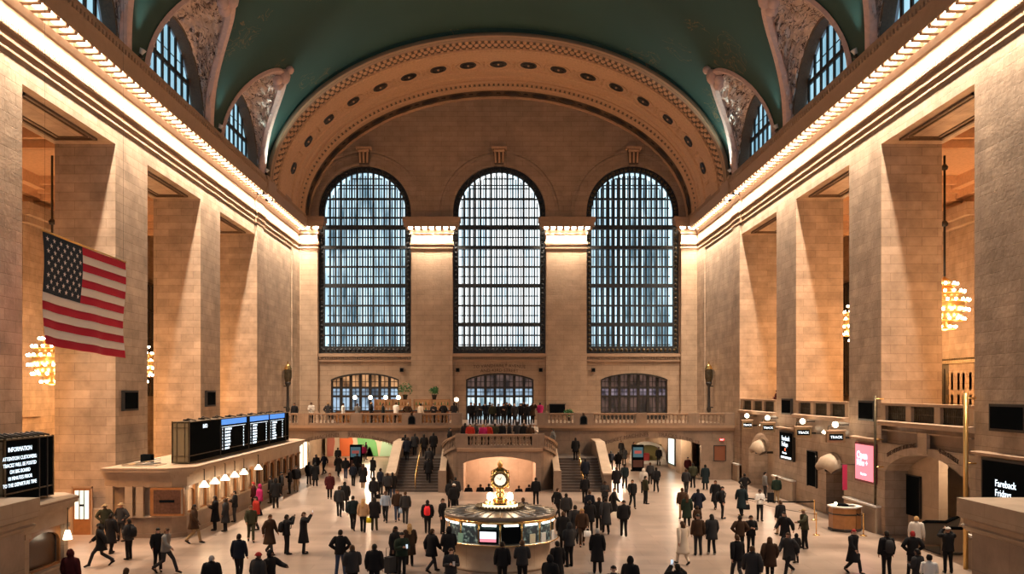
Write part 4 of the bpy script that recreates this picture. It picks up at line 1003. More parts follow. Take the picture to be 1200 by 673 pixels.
# tall bronze masts
for y, lb, z0, z1 in ((33.3, 'tall brass mast rising from the floor at the near right pier', 0, 6.75), (41.3, 'thin bronze mast on the pier right of the pink screen', 1.4, 6.6)):
    r = empty('brass_mast', (X0-.42, y, z0), label=lb, cat='mast')
    MB().tube([(0, 0, 0), (0, 0, z1-z0)], .09 if z0 == 0 else .06, 8).build('pole', M['gold'] if z0 == 0 else M['ornbr'], r)
    for q in (.35, .6, .97): MB().tube([(0, 0, (z1-z0)*q), (.40, 0, (z1-z0)*q)], .03, 6).build('bracket', M['gold'], r)
r = empty('gallery_doorway', (29.6, 56.2, 5.2), label='dark carved bronze doorway on the gallery behind the near right opening', cat='doorway')
MB().box(0, .36, -2.9, 2.9, 0, 3.4).build('case', M['dark'], r); MB().box(-.25, .36, -3.1, 3.1, 3.4, 3.62).build('cornice', M['ornbr'], r)
mb = MB()
for i in range(30): mb.sphere((-.2, -3+i*.207, 3.68), .07, 6, 4)
mb.build('cresting', M['ornbr'], r)
for q in (-2.1, -.7, .7, 2.1):
    d = MB().box(-.06, 0, q-.6, q+.6, .1, 3.1).build('door', M['dark'], r)
    mb = MB()
    for z in (.3, 1.7): mb.box(-.1, -.06, q-.45, q-.15, z, z+1.1); mb.box(-.1, -.06, q+.15, q+.45, z, z+1.1)
    mb.build('door_panel', M['ornbr'], d)
# escalator in the near right arch
r = empty('escalator', (19.55, 37.2, 0), label='black escalator rising into the near right arch', cat='escalator')
def belt(y): return [(-1.0, y, .75), (-1.15, y, 1.0), (-.9, y, 1.12), (0, y, 1.1), (5.5, y, 3.6)]
for i, y in enumerate((-1.0, .8)):
    MB().tube(belt(y), .07, 8).build('handrail', M['black'], r)
    rows = [[(x, y, max(0, z-1.0)), (x, y, z-.05)] for _, __, z, x in [(0, 0, q[2], q[0]) for q in belt(y)[1:]]]
    mb = MB(); mb.grid(rows, False); mb.grid([[(a[0], a[1]+.05, a[2]) for a in rw] for rw in rows], False); mb.build('balustrade_panel', M['steel'], r)
mb = MB()
for i in range(16): mb.box(.2+i*.33, .55+i*.33, -.95, .75, max(0, i*.155-.3), .05+i*.155)
mb.box(-1.2, .2, -.95, .75, 0, .05); mb.build('steps', M['dark'], r)
ceiling_lamp(20.6, 36.6, 4.1, 240, (1, .7, .45), 'round ceiling lamp over the escalator in the near right arch')
# wood kiosk, stanchions and belts
r = empty('wooden_podium', (16.95, 42.6, 0), label='octagonal polished wood podium standing before the right wall', cat='podium')
o8 = lambda R, z: [(R*math.cos(PI/8+i*PI/4), R*math.sin(PI/8+i*PI/4), z) for i in range(8)]
mb = MB(); mb.grid([o8(.74, 0), o8(.74, 1.15)], False, True); mb.grid([o8(.74, 1.15), o8(.6, 1.15)], False, True); mb.grid([o8(.6, 1.15), o8(.6, .7)], False, True); mb.build('body', M['wood'], r)
mb = MB(); mb.grid([o8(.8, 1.15), o8(.82, 1.22), o8(.56, 1.22), o8(.56, 1.15), o8(.8, 1.15)], False, True); mb.build('top', M['white'], r)
mb = MB(); mb.grid([o8(.76, 0), o8(.78, .12), o8(.74, .14)], False, True); mb.grid([o8(.75, .8), o8(.76, .86), o8(.74, .87)], False, True); mb.build('moulding', M['dark'], r)
MB().box(-.35, .1, -.25, .2, .7, 1.3).build('cabinet', M['black'], r); MB().sphere((-.4, .1, 1.3), .08, 8, 6).build('small_globe', M['globe'], r)
ST = ((15.05, 41.2), (17.2, 41.0), (13.35, 47.9), (16.7, 46.0))
sp = None
for i, (x, y) in enumerate(ST):
    r = empty('barrier_post', (x, y, 0), label='brass barrier post %s' % ('left of the wooden podium', 'right of the wooden podium by the wall', 'farthest out on the floor left of the podium', 'behind the wooden podium')[i], cat='barrier post', group='brass barrier posts')
    MB().lathe([(.17, 0), (.17, .02), (.05, .05)], n=14).build('base', M['brass'], r); MB().lathe([(.028, .04), (.028, .95), (.04, .97), (.04, 1.05), (.001, 1.08)], n=10).build('pole', M['brass'], r)
def belt_(p, q, lb):
    o = MB().grid([[(p[0]+(q[0]-p[0])*t/8, p[1]+(q[1]-p[1])*t/8, z-.12*math.sin(PI*t/8)) for z in (.93, 1.02)] for t in range(9)]+[], False); n = len(o.v)
    o2 = MB(); P = [Vector((p[0]+(q[0]-p[0])*t/8, p[1]+(q[1]-p[1])*t/8, .98-.12*math.sin(PI*t/8))) for t in range(9)]; o2.tube(P, .035, 4, flat=.3, smooth=False)
    tag(o2.build('barrier_belt', M['black']), lb, 'belt')
belt_(ST[0], ST[2], 'black barrier belt running out from the post left of the podium'); belt_(ST[2], ST[3], 'black barrier belt behind the wooden podium'); belt_(ST[1], (17.3, 42.2), 'short black barrier belt right of the podium')
# near stair piers at both bottom corners of the view
for sgn, nm in ((-1, 'left'), (1, 'right')):
    xi = sgn*13.85; yf = 26.3; zt = 3.6
    r = empty('stair_pier', (xi, yf, 0), label='massive moulded stone pier at the bottom %s corner' % nm, cat='stone pier')
    D = 3.6
    MB().box(sgn*.3, sgn*D, -5.2, -.3, 0, 2.95).build('shaft', M['marble'], r)
    mb = MB(); pr = [(.3, 2.6), (.16, 2.7), (.1, 2.78), (.2, 2.82), (.2, 2.95), (.0, 3.05), (0, 3.6), (D+.2, 3.6), (D+.2, 2.6)]
    mb.sweep_y(pr, -5.5, -.0, sgn); mb.build('cap', M['smooth'], r)
    MB().box(sgn*.1, sgn*D, -5.4, -.1, 0, .5).build('plinth', M['marble'], r)
# ================================================================ SOUTH (LEFT) SIDE: TICKET OFFICES, BOARDS
XF = 14.65
def ticket_office(y0, y1, lb, lamps, full=True):
    r = empty('ticket_office', (-XF, y0, 0), label=lb, cat='ticket office'); L = y1-y0; D = X0-XF-.02
    c = .5 # chamfer at the near end
    def outline(e, cc=c): return [(e, cc), (-cc+.0, -e), (-D, -e), (-D, L+e), (-cc, L+e), (e, L-cc)] if full else [(e, 0), (-D, 0), (-D, L+e), (-cc, L+e), (e, L-cc)]
    def prism(mb, e, z0, z1, cc=c):
        o = outline(e, cc); n = len(o); mb.add([(x, y, z0) for x, y in o]+[(x, y, z1) for x, y in o], [(k, (k+1) % n, n+(k+1) % n, n+k) for k in range(n)]+[tuple(range(n))[::-1], tuple(range(n, 2*n))])
    mb = MB(); prism(mb, -.35, 0, 2.9); mb.build('core', M['smooth'], r)
    mb = MB(); prism(mb, 0, 0, .95); prism(mb, .04, 0, .2); mb.build('base', M['marble'], r)
    mb = MB(); prism(mb, .08, .95, 1.02); mb.build('counter', M['smooth'], r)
    mb = MB(); prism(mb, .02, 2.35, 2.8); prism(mb, .12, 2.8, 2.92); prism(mb, .28, 2.92, 3.08); prism(mb, .42, 3.08, 3.2); mb.build('entablature', M['smooth'], r)
    mb = MB(); prism(mb, .46, 3.2, 3.27); mb.build('roof', M['white'] if False else M['farstone'], r)
    n = int((L-2*c)/1.65); st = (L-2*c)/n; m = mat('bay_glass_%d' % len(bpy.data.materials), (.09, .05, .03), .25)
    for i in range(n+1):
        y = c+i*st; MB().box(-.3, .0, y-.13, y+.13, 1.02, 2.35).box(-.3, .05, y-.17, y+.17, 2.2, 2.36).box(-.3, .04, y-.16, y+.16, 1.02, 1.12).build('pilaster', M['smooth'], r)
    for i in range(n):
        y = c+(i+.5)*st; hw = st/2-.13
        plate('ticket_window', [rect(y-hw, y+hw, 1.02, 2.36), archp(y, hw-.08, 1.1, 2.0-.15, 10, rise=.35)], 'X', -.22, .1, M['brass'] if False else M['wood'], r)
        MB().box(-.33, -.3, y-hw, y+hw, 1.02, 2.36).build('window_pane', M['warmglass'] if lamps and i < lamps+1 else m, r)
    for q in range(int(L/1.3)): # modillion discs under the eave
        pass
    return r
ticket_office(40.4, 64.6, 'long stone ticket office with arched windows along the left wall', 6)
r2 = ticket_office(26.55, 30.0, 'end of a second stone ticket office at the bottom left', 0, full=False)
# side window of the long office
r = empty('office_window', (-15.3, 40.3, 1.05), label='framed window in the near end of the long ticket office', cat='window')
MB().box(-.78, .78, -.12, 0, -.0, 1.3).build('frame', M['wood'], r); MB().box(-.62, .62, -.135, -.12, .1, 1.2).build('pane', mat('dim_interior_glass', (.10, .05, .035), .15, var=.6), r); MB().box(-.35, .35, -.15, -.12, .62, .74).build('shelf', M['black'], r); MB().box(.66, .74, -.15, -.1, .1, 1.25).build('strip', M['steel'], r)
for i, x in enumerate((-18.1, -17.75)):
    pass
mb = MB()
for x in (-18.0, -17.1, -16.6): mb.box(x-.17, x+.17, 40.25, 40.45, .95, 2.4)
kk += 1; tag(mb.build('trim_%d' % kk, M['smooth']), kind='structure')
# pendant lamps in front of the ticket windows
ordn = ('first', 'second', 'third', 'fourth', 'fifth', 'sixth')
for i, y in enumerate((42.35, 43.95, 45.6, 47.25, 48.95, 51.9)):
    r = empty('pendant_lamp', (-XF+.34, y, 3.0), label='white bell-shaped lamp over the ticket windows, %s from the near end' % ordn[i], cat='lamp', group='ticket window lamps')
    MB().tube([(-.3, 0, 0), (0, 0, .02), (0, 0, -.55)], .025, 6).build('stem', M['dark'], r)
    MB().lathe([(.06, -.55), (.10, -.62), (.24, -.82), (.23, -.85), (.001, -.86)], n=14).build('lamp_shade', M['shade'], r)
    o = bpy.data.objects.new('lamp', lampdata('lamp', 16, (1, .68, .38), .15)); COL.objects.link(o); o.parent = r; o.location = (.1, 0, -1.1)
r = empty('pendant_lamp', (-XF+.2, 29.2, 3.0), label='white bell-shaped lamp on the nearer ticket office at the left edge', cat='lamp')
MB().tube([(-.2, 0, 0), (0, 0, .02), (0, 0, -.85)], .02, 6).build('stem', M['dark'], r); MB().lathe([(.06, -.85), (.09, -.92), (.15, -1.16), (.001, -1.18)], n=12).build('lamp_shade', M['shade'], r)
# departure boards
def board(y0, y1, lb, kind):
    r = empty('departure_board', (-15.0, y0, 3.32), label=lb, cat='departure board'); L = y1-y0; T = 2.0
    MB().box(-.8, 0, 0, L, 0, T).build('case', M['black'], r)
    mb = MB()
    for y in (-.02, L-.04): mb.box(-.02, .03, y, y+.07, 0, T+.03); mb.box(-.84, -.8, y, y+.07, 0, T+.03)
    for z in (-.0, .32, T-.03): mb.box(-.82, .03, -.02, L+.02, z, z+.04)
    if kind: mb.box(-.84, -.78, -.03, L, 0, T)
    for x in (-.82, -.6, -.22, -.0): mb.box(x, x+.03, -.05, 0, 0, T)
    for z in (0, .32, T-.3, T-.03): mb.box(-.82, .03, -.05, 0, z, z+.03)
    mb.build('frame', M['ornbr'], r)
    MB().box(-.76, -.04, -.02, -.005, .06, T-.06).build('end_panel', mat('brown_end_panel_%d' % len(bpy.data.materials), (.15, .12, .07), .5), r)
    q = random.Random(1)
    for i in range(9):
        y = L*(i+.5)/9; MB().tube([(-.6, y-.1, T+.02), (-.45, y, T+.12+.05*q.random()), (-.1, y+.15, T+.03)], .03, 5).box(-.7, -.4, y, y+.2, T, T+.1).build('top_fitting', M['dark'], r)
    def txt(t, size, y, z, m=M['scrwhite'], al='LEFT', sy=1.0): return lettering(t, size, lambda u, v, d: (.035+d, y+u*sy, z+v), m, r, depth=.006, align=al)
    if kind:
        q = random.Random(4); names = ('HARTFORD', 'NEW HAVEN', 'STAMFORD', 'WHITE PLAINS', 'BREWSTER', 'CROTON', 'POUGHKEEPSIE', 'WASSAIC', 'YONKERS', 'HARLEM')
        ys = (5.0, 10.4, 15.0); W_ = (4.6, 4.2, 3.8)
        txt('INFO', .3, 1.9, 1.62)
        for b, (yb, w) in enumerate(zip(ys, W_)):
            MB().box(.03, .04, yb-.15, yb+w-.1, 1.66, 1.96).build('banner', M['scrblue'], r)
            txt(('NEW HAVEN', 'HARLEM', 'HUDSON')[b], .3, yb+.9, 1.69)
            for i in range(7):
                z = 1.36-i*.175; txt('%d' % q.randint(1, 9), .17, yb, z); txt('%d:%02d %s' % (q.randint(1, 9), q.randint(1, 59), q.choice(names)), .16, yb+.45, z, sy=.85); txt('%d' % q.randint(11, 42), .16, yb+w-.75, z)
            MB().box(.03, .035, yb-.1, yb+w-.3, 1.53, 1.55).build('rule', M['scrwhite'], r)
        for yb in (4.7, 10.0, 14.7, 19.0): MB().box(0, .05, yb-.05, yb+.02, 0, T).build('divider', M['dark'], r)
    else:
        for i, (t, s) in enumerate((('INFORMATION', .2), ('ATTENTION CUSTOMERS:', .165), ('TRACKS WILL BE POSTED', .165), ('ON BIG BOARD', .165), ('10 MINUTES PRIOR', .165), ('TO THE DEPARTURE TIME', .165))):
            txt(t, s, L-2.05, 1.62-(i*.205+(.06 if i else 0)), al='CENTER')
        MB().box(0, .05, L-.95, L-.9, 0, T).box(0, .05, L-.45, L-.4, 0, T).build('divider', M['dark'], r)
    return r
board(42.2, 62.2, 'long black departure board on the roof of the long ticket office', True)
board(26.42, 29.3, 'black board with white customer information text at the left edge', False)
# clutter on the near end of the office roof
r = empty('roof_equipment', (-17.0, 41.4, 3.27), label='metal equipment frame lying on the near end of the long office roof', cat='equipment')
MB().tube([(-.9, 0, .05), (.9, .1, .12)], .04, 6).tube([(-.6, .5, .05), (1.0, -.2, .3)], .03, 6).tube([(-.3, .8, .08), (.6, .8, .3)], .03, 6).build('bars', M['steel'], r); MB().box(-.15, .35, .3, .7, 0, .5).build('box', M['black'], r); MB().box(-.8, .9, -.3, .9, 0, .04).build('tray', M['steel'], r)
# lit door in the near left pier
r = empty('glazed_door', (-19.75, 41.32, 0), label='white glazed door in the pier beside the long ticket office', cat='door')
MB().box(-.42, .42, -.04, .02, 0, 2.2).build('leaf', M['wood'], r); MB().box(-.33, .33, -.06, -.04, .75, 2.1).build('pane', mat('lit_white_glass', (.8, .85, .8), .3, emit=(.85, .95, .85), es=.8), r)
mb = MB()
for x in (-.11, .11): mb.box(x-.02, x+.02, -.08, -.06, .75, 2.1)
mb.build('glazing_bars', M['dark'], r); MB().box(-.5, -.42, -.06, .0, 0, 2.3).box(.42, .5, -.06, 0, 0, 2.3).box(-.5, .5, -.06, 0, 2.2, 2.3).build('frame', M['trim'], r)
MB().box(-.12, .12, -.075, -.06, 1.35, 1.45).build('sign', M['black'], r)
# ---------------- flag
import itertools
fl_o = Vector((-15.7, 30.0, 0)); fr = Vector((-15.25, 35.6, 0))
root = empty('hanging_flag', (-15.7, 30.0, 8.4), label='large american flag hanging from a thin rod high on the left', cat='flag')
def fp(u, v, off=0.0):      # u 0..1 left to right, v 0..1 top to bottom
    p = fl_o.lerp(fr, u); zt = 12.33+(12.07-12.33)*u; zb = 8.45+(8.17-8.45)*u
    w = .07*math.sin(u*11+v*2)*v+.04*math.sin(u*23+1)*v+.05*math.sin(v*7)
    return Vector((p.x+w+off, p.y-.05*v, zt+(zb-zt)*v-.03*math.sin(u*PI)))-Vector((-15.7, 30.0, 8.4))
fabr = {c: mat('flag_cloth_'+c, v, .8) for c, v in (('red', (.50, .010, .045)), ('white', (.85, .80, .78)), ('blue', (.008, .025, .05)))}
CU = .435
cloth = {}
for s in range(13):
    c = 'red' if s % 2 == 0 else 'white'; v0, v1 = s/13, (s+1)/13; u0 = CU if s < 7 else 0
    mb = cloth.setdefault(c, MB()); rows = []
    for i in range(41):
        u = u0+(1-u0)*i/40; rows.append([fp(u, v0+(v1-v0)*j/3) for j in range(4)]+[fp(u, v0+(v1-v0)*j/3, -.015) for j in range(3, -1, -1)])
    mb.grid(rows, True, True)
for c in cloth: cloth[c].build(c+'_stripes', fabr[c], root)
rows = [[fp(CU*i/20, 7/13*j/10) for j in range(11)]+[fp(CU*i/20, 7/13*j/10, -.015) for j in range(10, -1, -1)] for i in range(21)]
MB().grid(rows, True, True).build('canton', fabr['blue'], root)
mb = MB()
for row in range(9):
    nst = 6 if row % 2 == 0 else 5
    for i in range(nst):
        u = CU*((i*2+1+(row % 2))/12); v = 7/13*(row+1)/10
        vs = []
        for q in range(10):
            R = .027 if q % 2 == 0 else .0105; a = PI/2+q*PI/5
            vs.append(fp(u+R*math.cos(a)*.69*1.0, v-R*math.sin(a), .02))
        mb.add(vs, [tuple(range(10))])
mb.build('stars', fabr['white'], root, fix=False)
a = fp(-.01, -.006); b = fp(1.01, -.006)
MB().tube([a, b], .035, 8).build('rod', M['gold'], root)
mb = MB()
for p in (fp(.02, 0), fp(.97, 0)): mb.tube([p, p+Vector((0, 0, 15.8))], .004, 4)
mb.build('suspension_wires', M['dark'], root)
# ---------------- chandeliers
def chandelier():
    r = empty('chandelier', (0, 0, 0))
    MB().lathe([(.001, -1.5), (.2, -1.45), (.5, -1.25), (.35, -1.1), (.9, -.7), (1.05, -.1), (1.05, .1), (.9, .6), (.4, 1.0), (.25, 1.2), (.4, 1.3), (.1, 1.5), (.001, 1.6)], n=20).build('body', M['gold'], r)
    bm = MB().sphere((0, 0, 0), .085, 8, 5).mesh('bulb', M['cbulb'])
    am = MB().lathe([(.03, 0), (.05, .07), (.03, .10)], n=6).mesh('socket', M['gold'])
    for z, R, n in ((-1.3, .55, 8), (-.85, .95, 14), (-.35, 1.15, 18), (.2, 1.15, 18), (.7, .95, 14), (1.15, .6, 8)):
        for i in range(n):
            a = 2*PI*(i+.5*(z > 0))/n; o = link('bulb', bm, r); o.location = (R*math.cos(a)*1.08, R*math.sin(a)*1.08, z)
        MB().lathe([(R-.06, -.03), (R+.05, -.03), (R+.05, .03), (R-.06, .03), (R-.06, -.03)], (0, 0, z-.1), n=24).build('ring', M['gold'], r)
    return r
ch0 = chandelier()
for i, (sx, y, z, lb) in enumerate(((-1, 49.45, 8.65, 'glowing many-bulbed chandelier beside the hanging flag on the left'), (-1, 61.4, 8.8, 'glowing chandelier between the second and third left piers'), (1, 49.45, 11.75, 'glowing many-bulbed chandelier behind the near right opening'), (1, 61.4, 11.7, 'glowing chandelier glimpsed between the middle right piers'), (-1, 37.5, 8.8, 'unseen nearest chandelier of the left aisle, added for its light on the piers'), (1, 37.5, 11.7, 'unseen nearest chandelier of the right aisle, added for its light on the piers'))):  # last two hang out of view, added for their light
    c = ch0 if i == 0 else copy_tree(ch0)
    c.location = (sx*25.35, y, z); tag(c, lb, 'chandelier', 'aisle chandeliers')
    for q in (MB().tube([(0, 0, 1.6), (0, 0, 20.2-z)], .07, 6).lathe([(.001, 0), (.16, .05), (.2, .2), (.1, .35), (.001, .4)], (0, 0, 7.6 if z < 10 else 4.4), n=10),): q.build('chain', M['dark'], c)
    o = bpy.data.objects.new('lamp', lampdata('chandelier_light', CHAND, (1, .46, .15), 1.3)); COL.objects.link(o); o.parent = c; o.location = (0, 0, -2.2)
# ================================================================ INFORMATION BOOTH AND CLOCK
BX, BY = .07, 34.5
r = empty('information_booth', (BX, BY, 0), label='round information booth with glass windows in the middle of the floor', cat='booth')
MB().lathe([(2.05, 0), (2.05, .12), (1.98, .15), (1.98, .95), (2.1, 1.0)], n=64).build('base', M['smooth'], r)
MB().lathe([(1.9, 1.0), (2.26, 1.02), (2.3, 1.06), (2.26, 1.1), (1.9, 1.1)], n=64).build('counter', M['steel'], r)
MB().lathe([(2.27, 1.035), (2.32, 1.06), (2.27, 1.085)], n=64).build('counter_edge', M['brass'], r)
mb = MB().lathe([(2.16, 1.93), (2.2, 1.98), (2.2, 2.06), (2.14, 2.1), (1.0, 2.17), (.001, 2.18)], n=64, smooth=False); mb.build('roof', mat('patinated_roof_metal', (.24, .21, .185), .3, .6, var=.35), r)
MB().lathe([(2.17, 1.84), (2.21, 1.86), (2.21, 1.93), (2.17, 1.95)], n=64).build('fascia', M['brass'], r)
mb = MB()
for i in range(28):
    a = 2*PI*i/28; mb.tube([(1.0*math.cos(a), 1.0*math.sin(a), 2.185), (2.17*math.cos(a), 2.17*math.sin(a), 2.12)], .022, 5)
mb.build('roof_ribs', M['steel'], r)
N = 16
gl = mat('booth_glass', (.03, .05, .05), .05); SCR = mat('booth_screen', (.8, .8, .85), .3, emit=(.85, .88, .95), es=1.2)
inner = pane_mat('booth_interior', (.01, .015, .015), (.30, .38, .30), .6, 1, 7, (.52, .66))
for i in range(N):
    a = 2*PI*(i+.5)/N-PI/2; b = 2*PI*i/N-PI/2; ca, sa = math.cos(a), math.sin(a)
    R = 2.1
    MB().tube([(R*math.cos(b), R*math.sin(b), 1.1), (R*math.cos(b), R*math.sin(b), 1.88)], .035, 6).build('window_post', M['brass'], r)
    w = 2*R*math.sin(PI/N)-.08
    T = Matrix.Translation((R*.985*ca, R*.985*sa, 1.1)) @ Matrix.Rotation(a+PI/2, 4, 'Z')
    MB().box(-w/2, w/2, -.01, .01, 0, .78).xf(T).build('window_pane', inner if i % 3 else gl, r)
    MB().box(-w*.36, w*.36, -.07, -.02, .66, .73).xf(T).build('light_strip', M['lightstrip'], r)
T = Matrix.Translation((2.12*math.cos(-1.78), 2.12*math.sin(-1.78), 1.14)) @ Matrix.Rotation(-1.78+PI/2, 4, 'Z')
MB().box(-.36, .36, -.08, -.02, 0, .5).xf(T).build('monitor', M['black'], r); MB().box(-.31, .31, -.09, -.08, .18, .44).xf(T).build('screen', SCR, r); MB().box(-.31, .31, -.09, -.08, .06, .18).xf(T).build('screen_banner', M['scrpink'], r)
T = Matrix.Translation((2.12*math.cos(-1.38), 2.12*math.sin(-1.38), 1.14)) @ Matrix.Rotation(-1.38+PI/2, 4, 'Z')
MB().box(-.36, .36, -.08, -.02, 0, .62).xf(T).build('monitor', M['black'], r)
for i, (a, c) in enumerate(((-1.0, (.8, .8, .6)), (-.75, (.8, .85, .85)), (-.45, (.8, .8, .8)), (-2.3, (.3, .6, .5)), (-2.7, (.6, .6, .4)))):
    T = Matrix.Translation((1.98*math.cos(a)+BX, 1.98*math.sin(a)+BY-.0, 1.1)) @ Matrix.Rotation(a+PI/2, 4, 'Z')
    o = MB().box(-.12, .12, -.28, -.24, 0, .36).xf(T).build('leaflet_stand', mat('leaflets_%d' % i, c, .6)); tag(o, 'leaflet stand on the booth counter, %s' % ('right of the dark monitor', 'second from the right edge', 'at the right edge', 'left of the lit screen', 'at the left edge')[i], 'leaflet stand')
o = bpy.data.objects.new('lamp', lampdata('booth_light', 25, (1, .9, .75), .4)); COL.objects.link(o); o.parent = r; o.location = (0, 0, 1.7)
# the four faced brass clock
r = empty('station_clock', (BX, BY, 2.18), label='four-faced brass clock with glowing opal dials on the information booth', cat='clock')
MB().lathe([(.95, 0), (.97, .06), (.9, .1), (.82, .08), (.8, 0)], n=40).build('garland_ring', M['ornbr'], r)
mb = MB()
for i in range(40): a = 2*PI*i/40; mb.sphere((.93*math.cos(a), .93*math.sin(a), .09), .06, 6, 4)
mb.build('garland', M['ornbr'], r)
MB().lathe([(.66, .0), (.68, .02), (.68, .2), (.62, .26), (.3, .3), (.22, .34)], n=32, smooth=False).build('drum', M['brass'], r)
MB().lathe([(.685, .05), (.695, .06), (.695, .17), (.685, .18)], n=32).build('lit_band', mat('lit_band_glass', (1, .9, .7), .4, emit=(1, .75, .45), es=2.2), r)
me = text_mesh('INFORMATION', .12, .01)
for v in me.vertices:
    a = -PI/2+v.co.x/.71; R = .70+v.co.z; v.co = (R*math.cos(a), R*math.sin(a), .07+v.co.y)
me.materials.clear(); me.materials.append(M['dark']); link('lettering', me, r)
MB().lathe([(.3, .3), (.28, .38), (.16, .45), (.14, .5), (.19, .56), (.15, .64), (.13, .72), (.2, .78), (.12, .82)], n=20).build('pedestal', M['brass'], r)
cz = 1.15
mb = MB()
o8 = [( .27, .22), (.22, .27)]
mb.lathe([(.10, .8), (.25, .84), (.27, .9)], n=8, smooth=False); mb.lathe([(.30, 1.42), (.36, 1.46), (.30, 1.5), (.2, 1.56), (.1, 1.62), (.05, 1.66)], n=16); mb.lathe([(.22, .9), (.22, 1.38)], n=4, smooth=False)
mb.build('case', M['brass'], r)
for i, nm in enumerate(('front', 'right', 'back', 'left')):
    T = Matrix.Translation((0, 0, cz)) @ Matrix.Rotation(i*PI/2, 4, 'Z') @ Matrix.Translation((0, -.30, 0)) @ Matrix.Rotation(PI/2, 4, 'X')
    di = MB().lathe([(.001, .06), (.18, .05), (.30, .0), (.30, -.04)], n=28).xf(T).build('dial', M['dial'], r)
    MB().lathe([(.30, -.05), (.34, -.03), (.35, .02), (.32, .05), (.30, .03)], n=28).xf(T).build('bezel', M['brass'], r)
    mb = MB()
    for q in range(12): a = 2*PI*q/12; mb.box(.24*math.cos(a)-.014, .24*math.cos(a)+.014, .24*math.sin(a)-.025, .24*math.sin(a)+.025, .035, .06)
    mb.xf(T).build('numerals', M['dark'], di)
    mb = MB().tube([(0, 0, .07), (.05, .11, .07)], .012, 4).tube([(0, 0, .075), (-.14, .1, .075)], .009, 4); mb.xf(T).build('hands', M['dark'], di)
mb = MB()
for i in range(4):
    a = PI/4+i*PI/2; mb.tube([(.2*math.cos(a), .2*math.sin(a), .86), (.44*math.cos(a), .44*math.sin(a), .98), (.48*math.cos(a), .48*math.sin(a), 1.2), (.30*math.cos(a), .30*math.sin(a), 1.5)], [.05, .04, .04, .05], 6)
mb.build('scrolls', M['brass'], r)
MB().lathe([(.05, 1.62), (.10, 1.67), (.11, 1.73), (.07, 1.80), (.02, 1.87), (.001, 1.91)], n=14).build('acorn_finial', M['gold'], r)
for i in range(4):
    a = PI/4+i*PI/2; c = (.56*math.cos(a), .56*math.sin(a)); MB().lathe([(.05, .26), (.03, .3), (.05, .36)], (*c, 0), n=8).build('lamp_base', M['brass'], r); MB().sphere((*c, .46), .12, 12, 8).build('globe', M['globe'], r)
    o = bpy.data.objects.new('lamp', lampdata('globe_light', 7, (1, .75, .5), .12)); COL.objects.link(o); o.parent = r; o.location = (.85*math.cos(a), .85*math.sin(a), .6)
# ================================================================ PEOPLE
def cm(n, c, r=.9):
    m = mat('cloth_'+n, c, r); m.node_tree.nodes['Principled BSDF'].inputs['Specular IOR Level'].default_value = .15; return m
SK = [mat('skin_light', (.55, .33, .24), .5), mat('skin_tan', (.38, .20, .13), .5), mat('skin_dark', (.12, .06, .04), .5)]
CL = {'black': (.012, .012, .014), 'charcoal': (.03, .03, .033), 'navy': (.011, .014, .024), 'brown': (.048, .027, .017), 'olive': (.038, .038, .022), 'grey': (.16, .155, .15), 'pale': (.55, .50, .45), 'cream': (.60, .50, .40),
      'white': (.75, .74, .72), 'blue': (.30, .38, .50), 'denim': (.04, .06, .11), 'khaki': (.30, .21, .12), 'red': (.36, .03, .02), 'maroon': (.06, .012, .014), 'magenta': (.36, .02, .11), 'green': (.016, .028, .02), 'teal': (.011, .019, .023), 'tan': (.38, .25, .15), 'pink': (.55, .15, .2)}
CM = {k_: cm(k_, v) for k_, v in CL.items()}
HM = {'black': cm('hair_black', (.01, .008, .007), .5), 'brown': cm('hair_brown', (.06, .03, .015), .5), 'blond': cm('hair_blond', (.40, .24, .10), .5), 'grey': cm('hair_grey', (.3, .29, .28), .5), 'red': cm('hat_red', (.3, .03, .03)), 'white': cm('hat_white', (.6, .55, .5)), 'tan': cm('hat_tan', (.35, .25, .14))}
SHOE = cm('shoe_black', (.01, .01, .01), .4); SHW = cm('shoe_white', (.5, .48, .45), .5)
def J(h=0): pass
# pose: per side (+1 = the person's left, -1 right): hip, knee, ankle, toe dir, shoulder, elbow, wrist, hand tip (person faces -y)
def pose(kneeL, ankL, kneeR, ankR, elL, wrL, elR, wrR, lean=0.0):
    return dict(k={1: kneeL, -1: kneeR}, a={1: ankL, -1: ankR}, e={1: elL, -1: elR}, w={1: wrL, -1: wrR}, lean=lean)
ARM_D = ((.25, .03, 1.14), (.26, -.05, .90))
P = {}
def mir(p): return (-p[0], p[1], p[2])
P['stand'] = pose((.10, -.01, .49), (.11, .02, .08), (-.10, -.02, .49), (-.12, .0, .08), *ARM_D, *map(mir, ARM_D))
P['phone'] = pose((.09, -.02, .49), (.10, .02, .08), (-.11, -.03, .49), (-.13, -.02, .08), (.24, .0, 1.14), (.10, -.24, 1.18), (-.24, .0, 1.14), (-.08, -.25, 1.20))
P['photo'] = pose((.10, -.01, .49), (.11, .02, .08), (-.10, -.02, .49), (-.12, .0, .08), (.28, -.16, 1.38), (.09, -.30, 1.60), (-.28, -.16, 1.38), (-.07, -.30, 1.60))
P['reach'] = pose((.12, -.02, .49), (.16, .02, .08), (-.10, -.02, .49), (-.14, .0, .08), (.30, -.20, 1.26), (.28, -.46, 1.22), (-.27, .04, 1.14), (-.24, -.08, .95), .06)
P['hip'] = pose((.12, -.02, .49), (.16, .02, .08), (-.12, -.02, .49), (-.17, .02, .08), (.36, .06, 1.18), (.20, -.04, 1.02), (-.36, .06, 1.18), (-.20, -.04, 1.02))
P['walk'] = pose((.09, -.19, .51), (.09, -.27, .10), (-.09, -.03, .49), (-.09, .30, .17), (.25, .14, 1.16), (.25, .12, .92), (-.25, -.08, 1.16), (-.22, -.26, .97), .03)
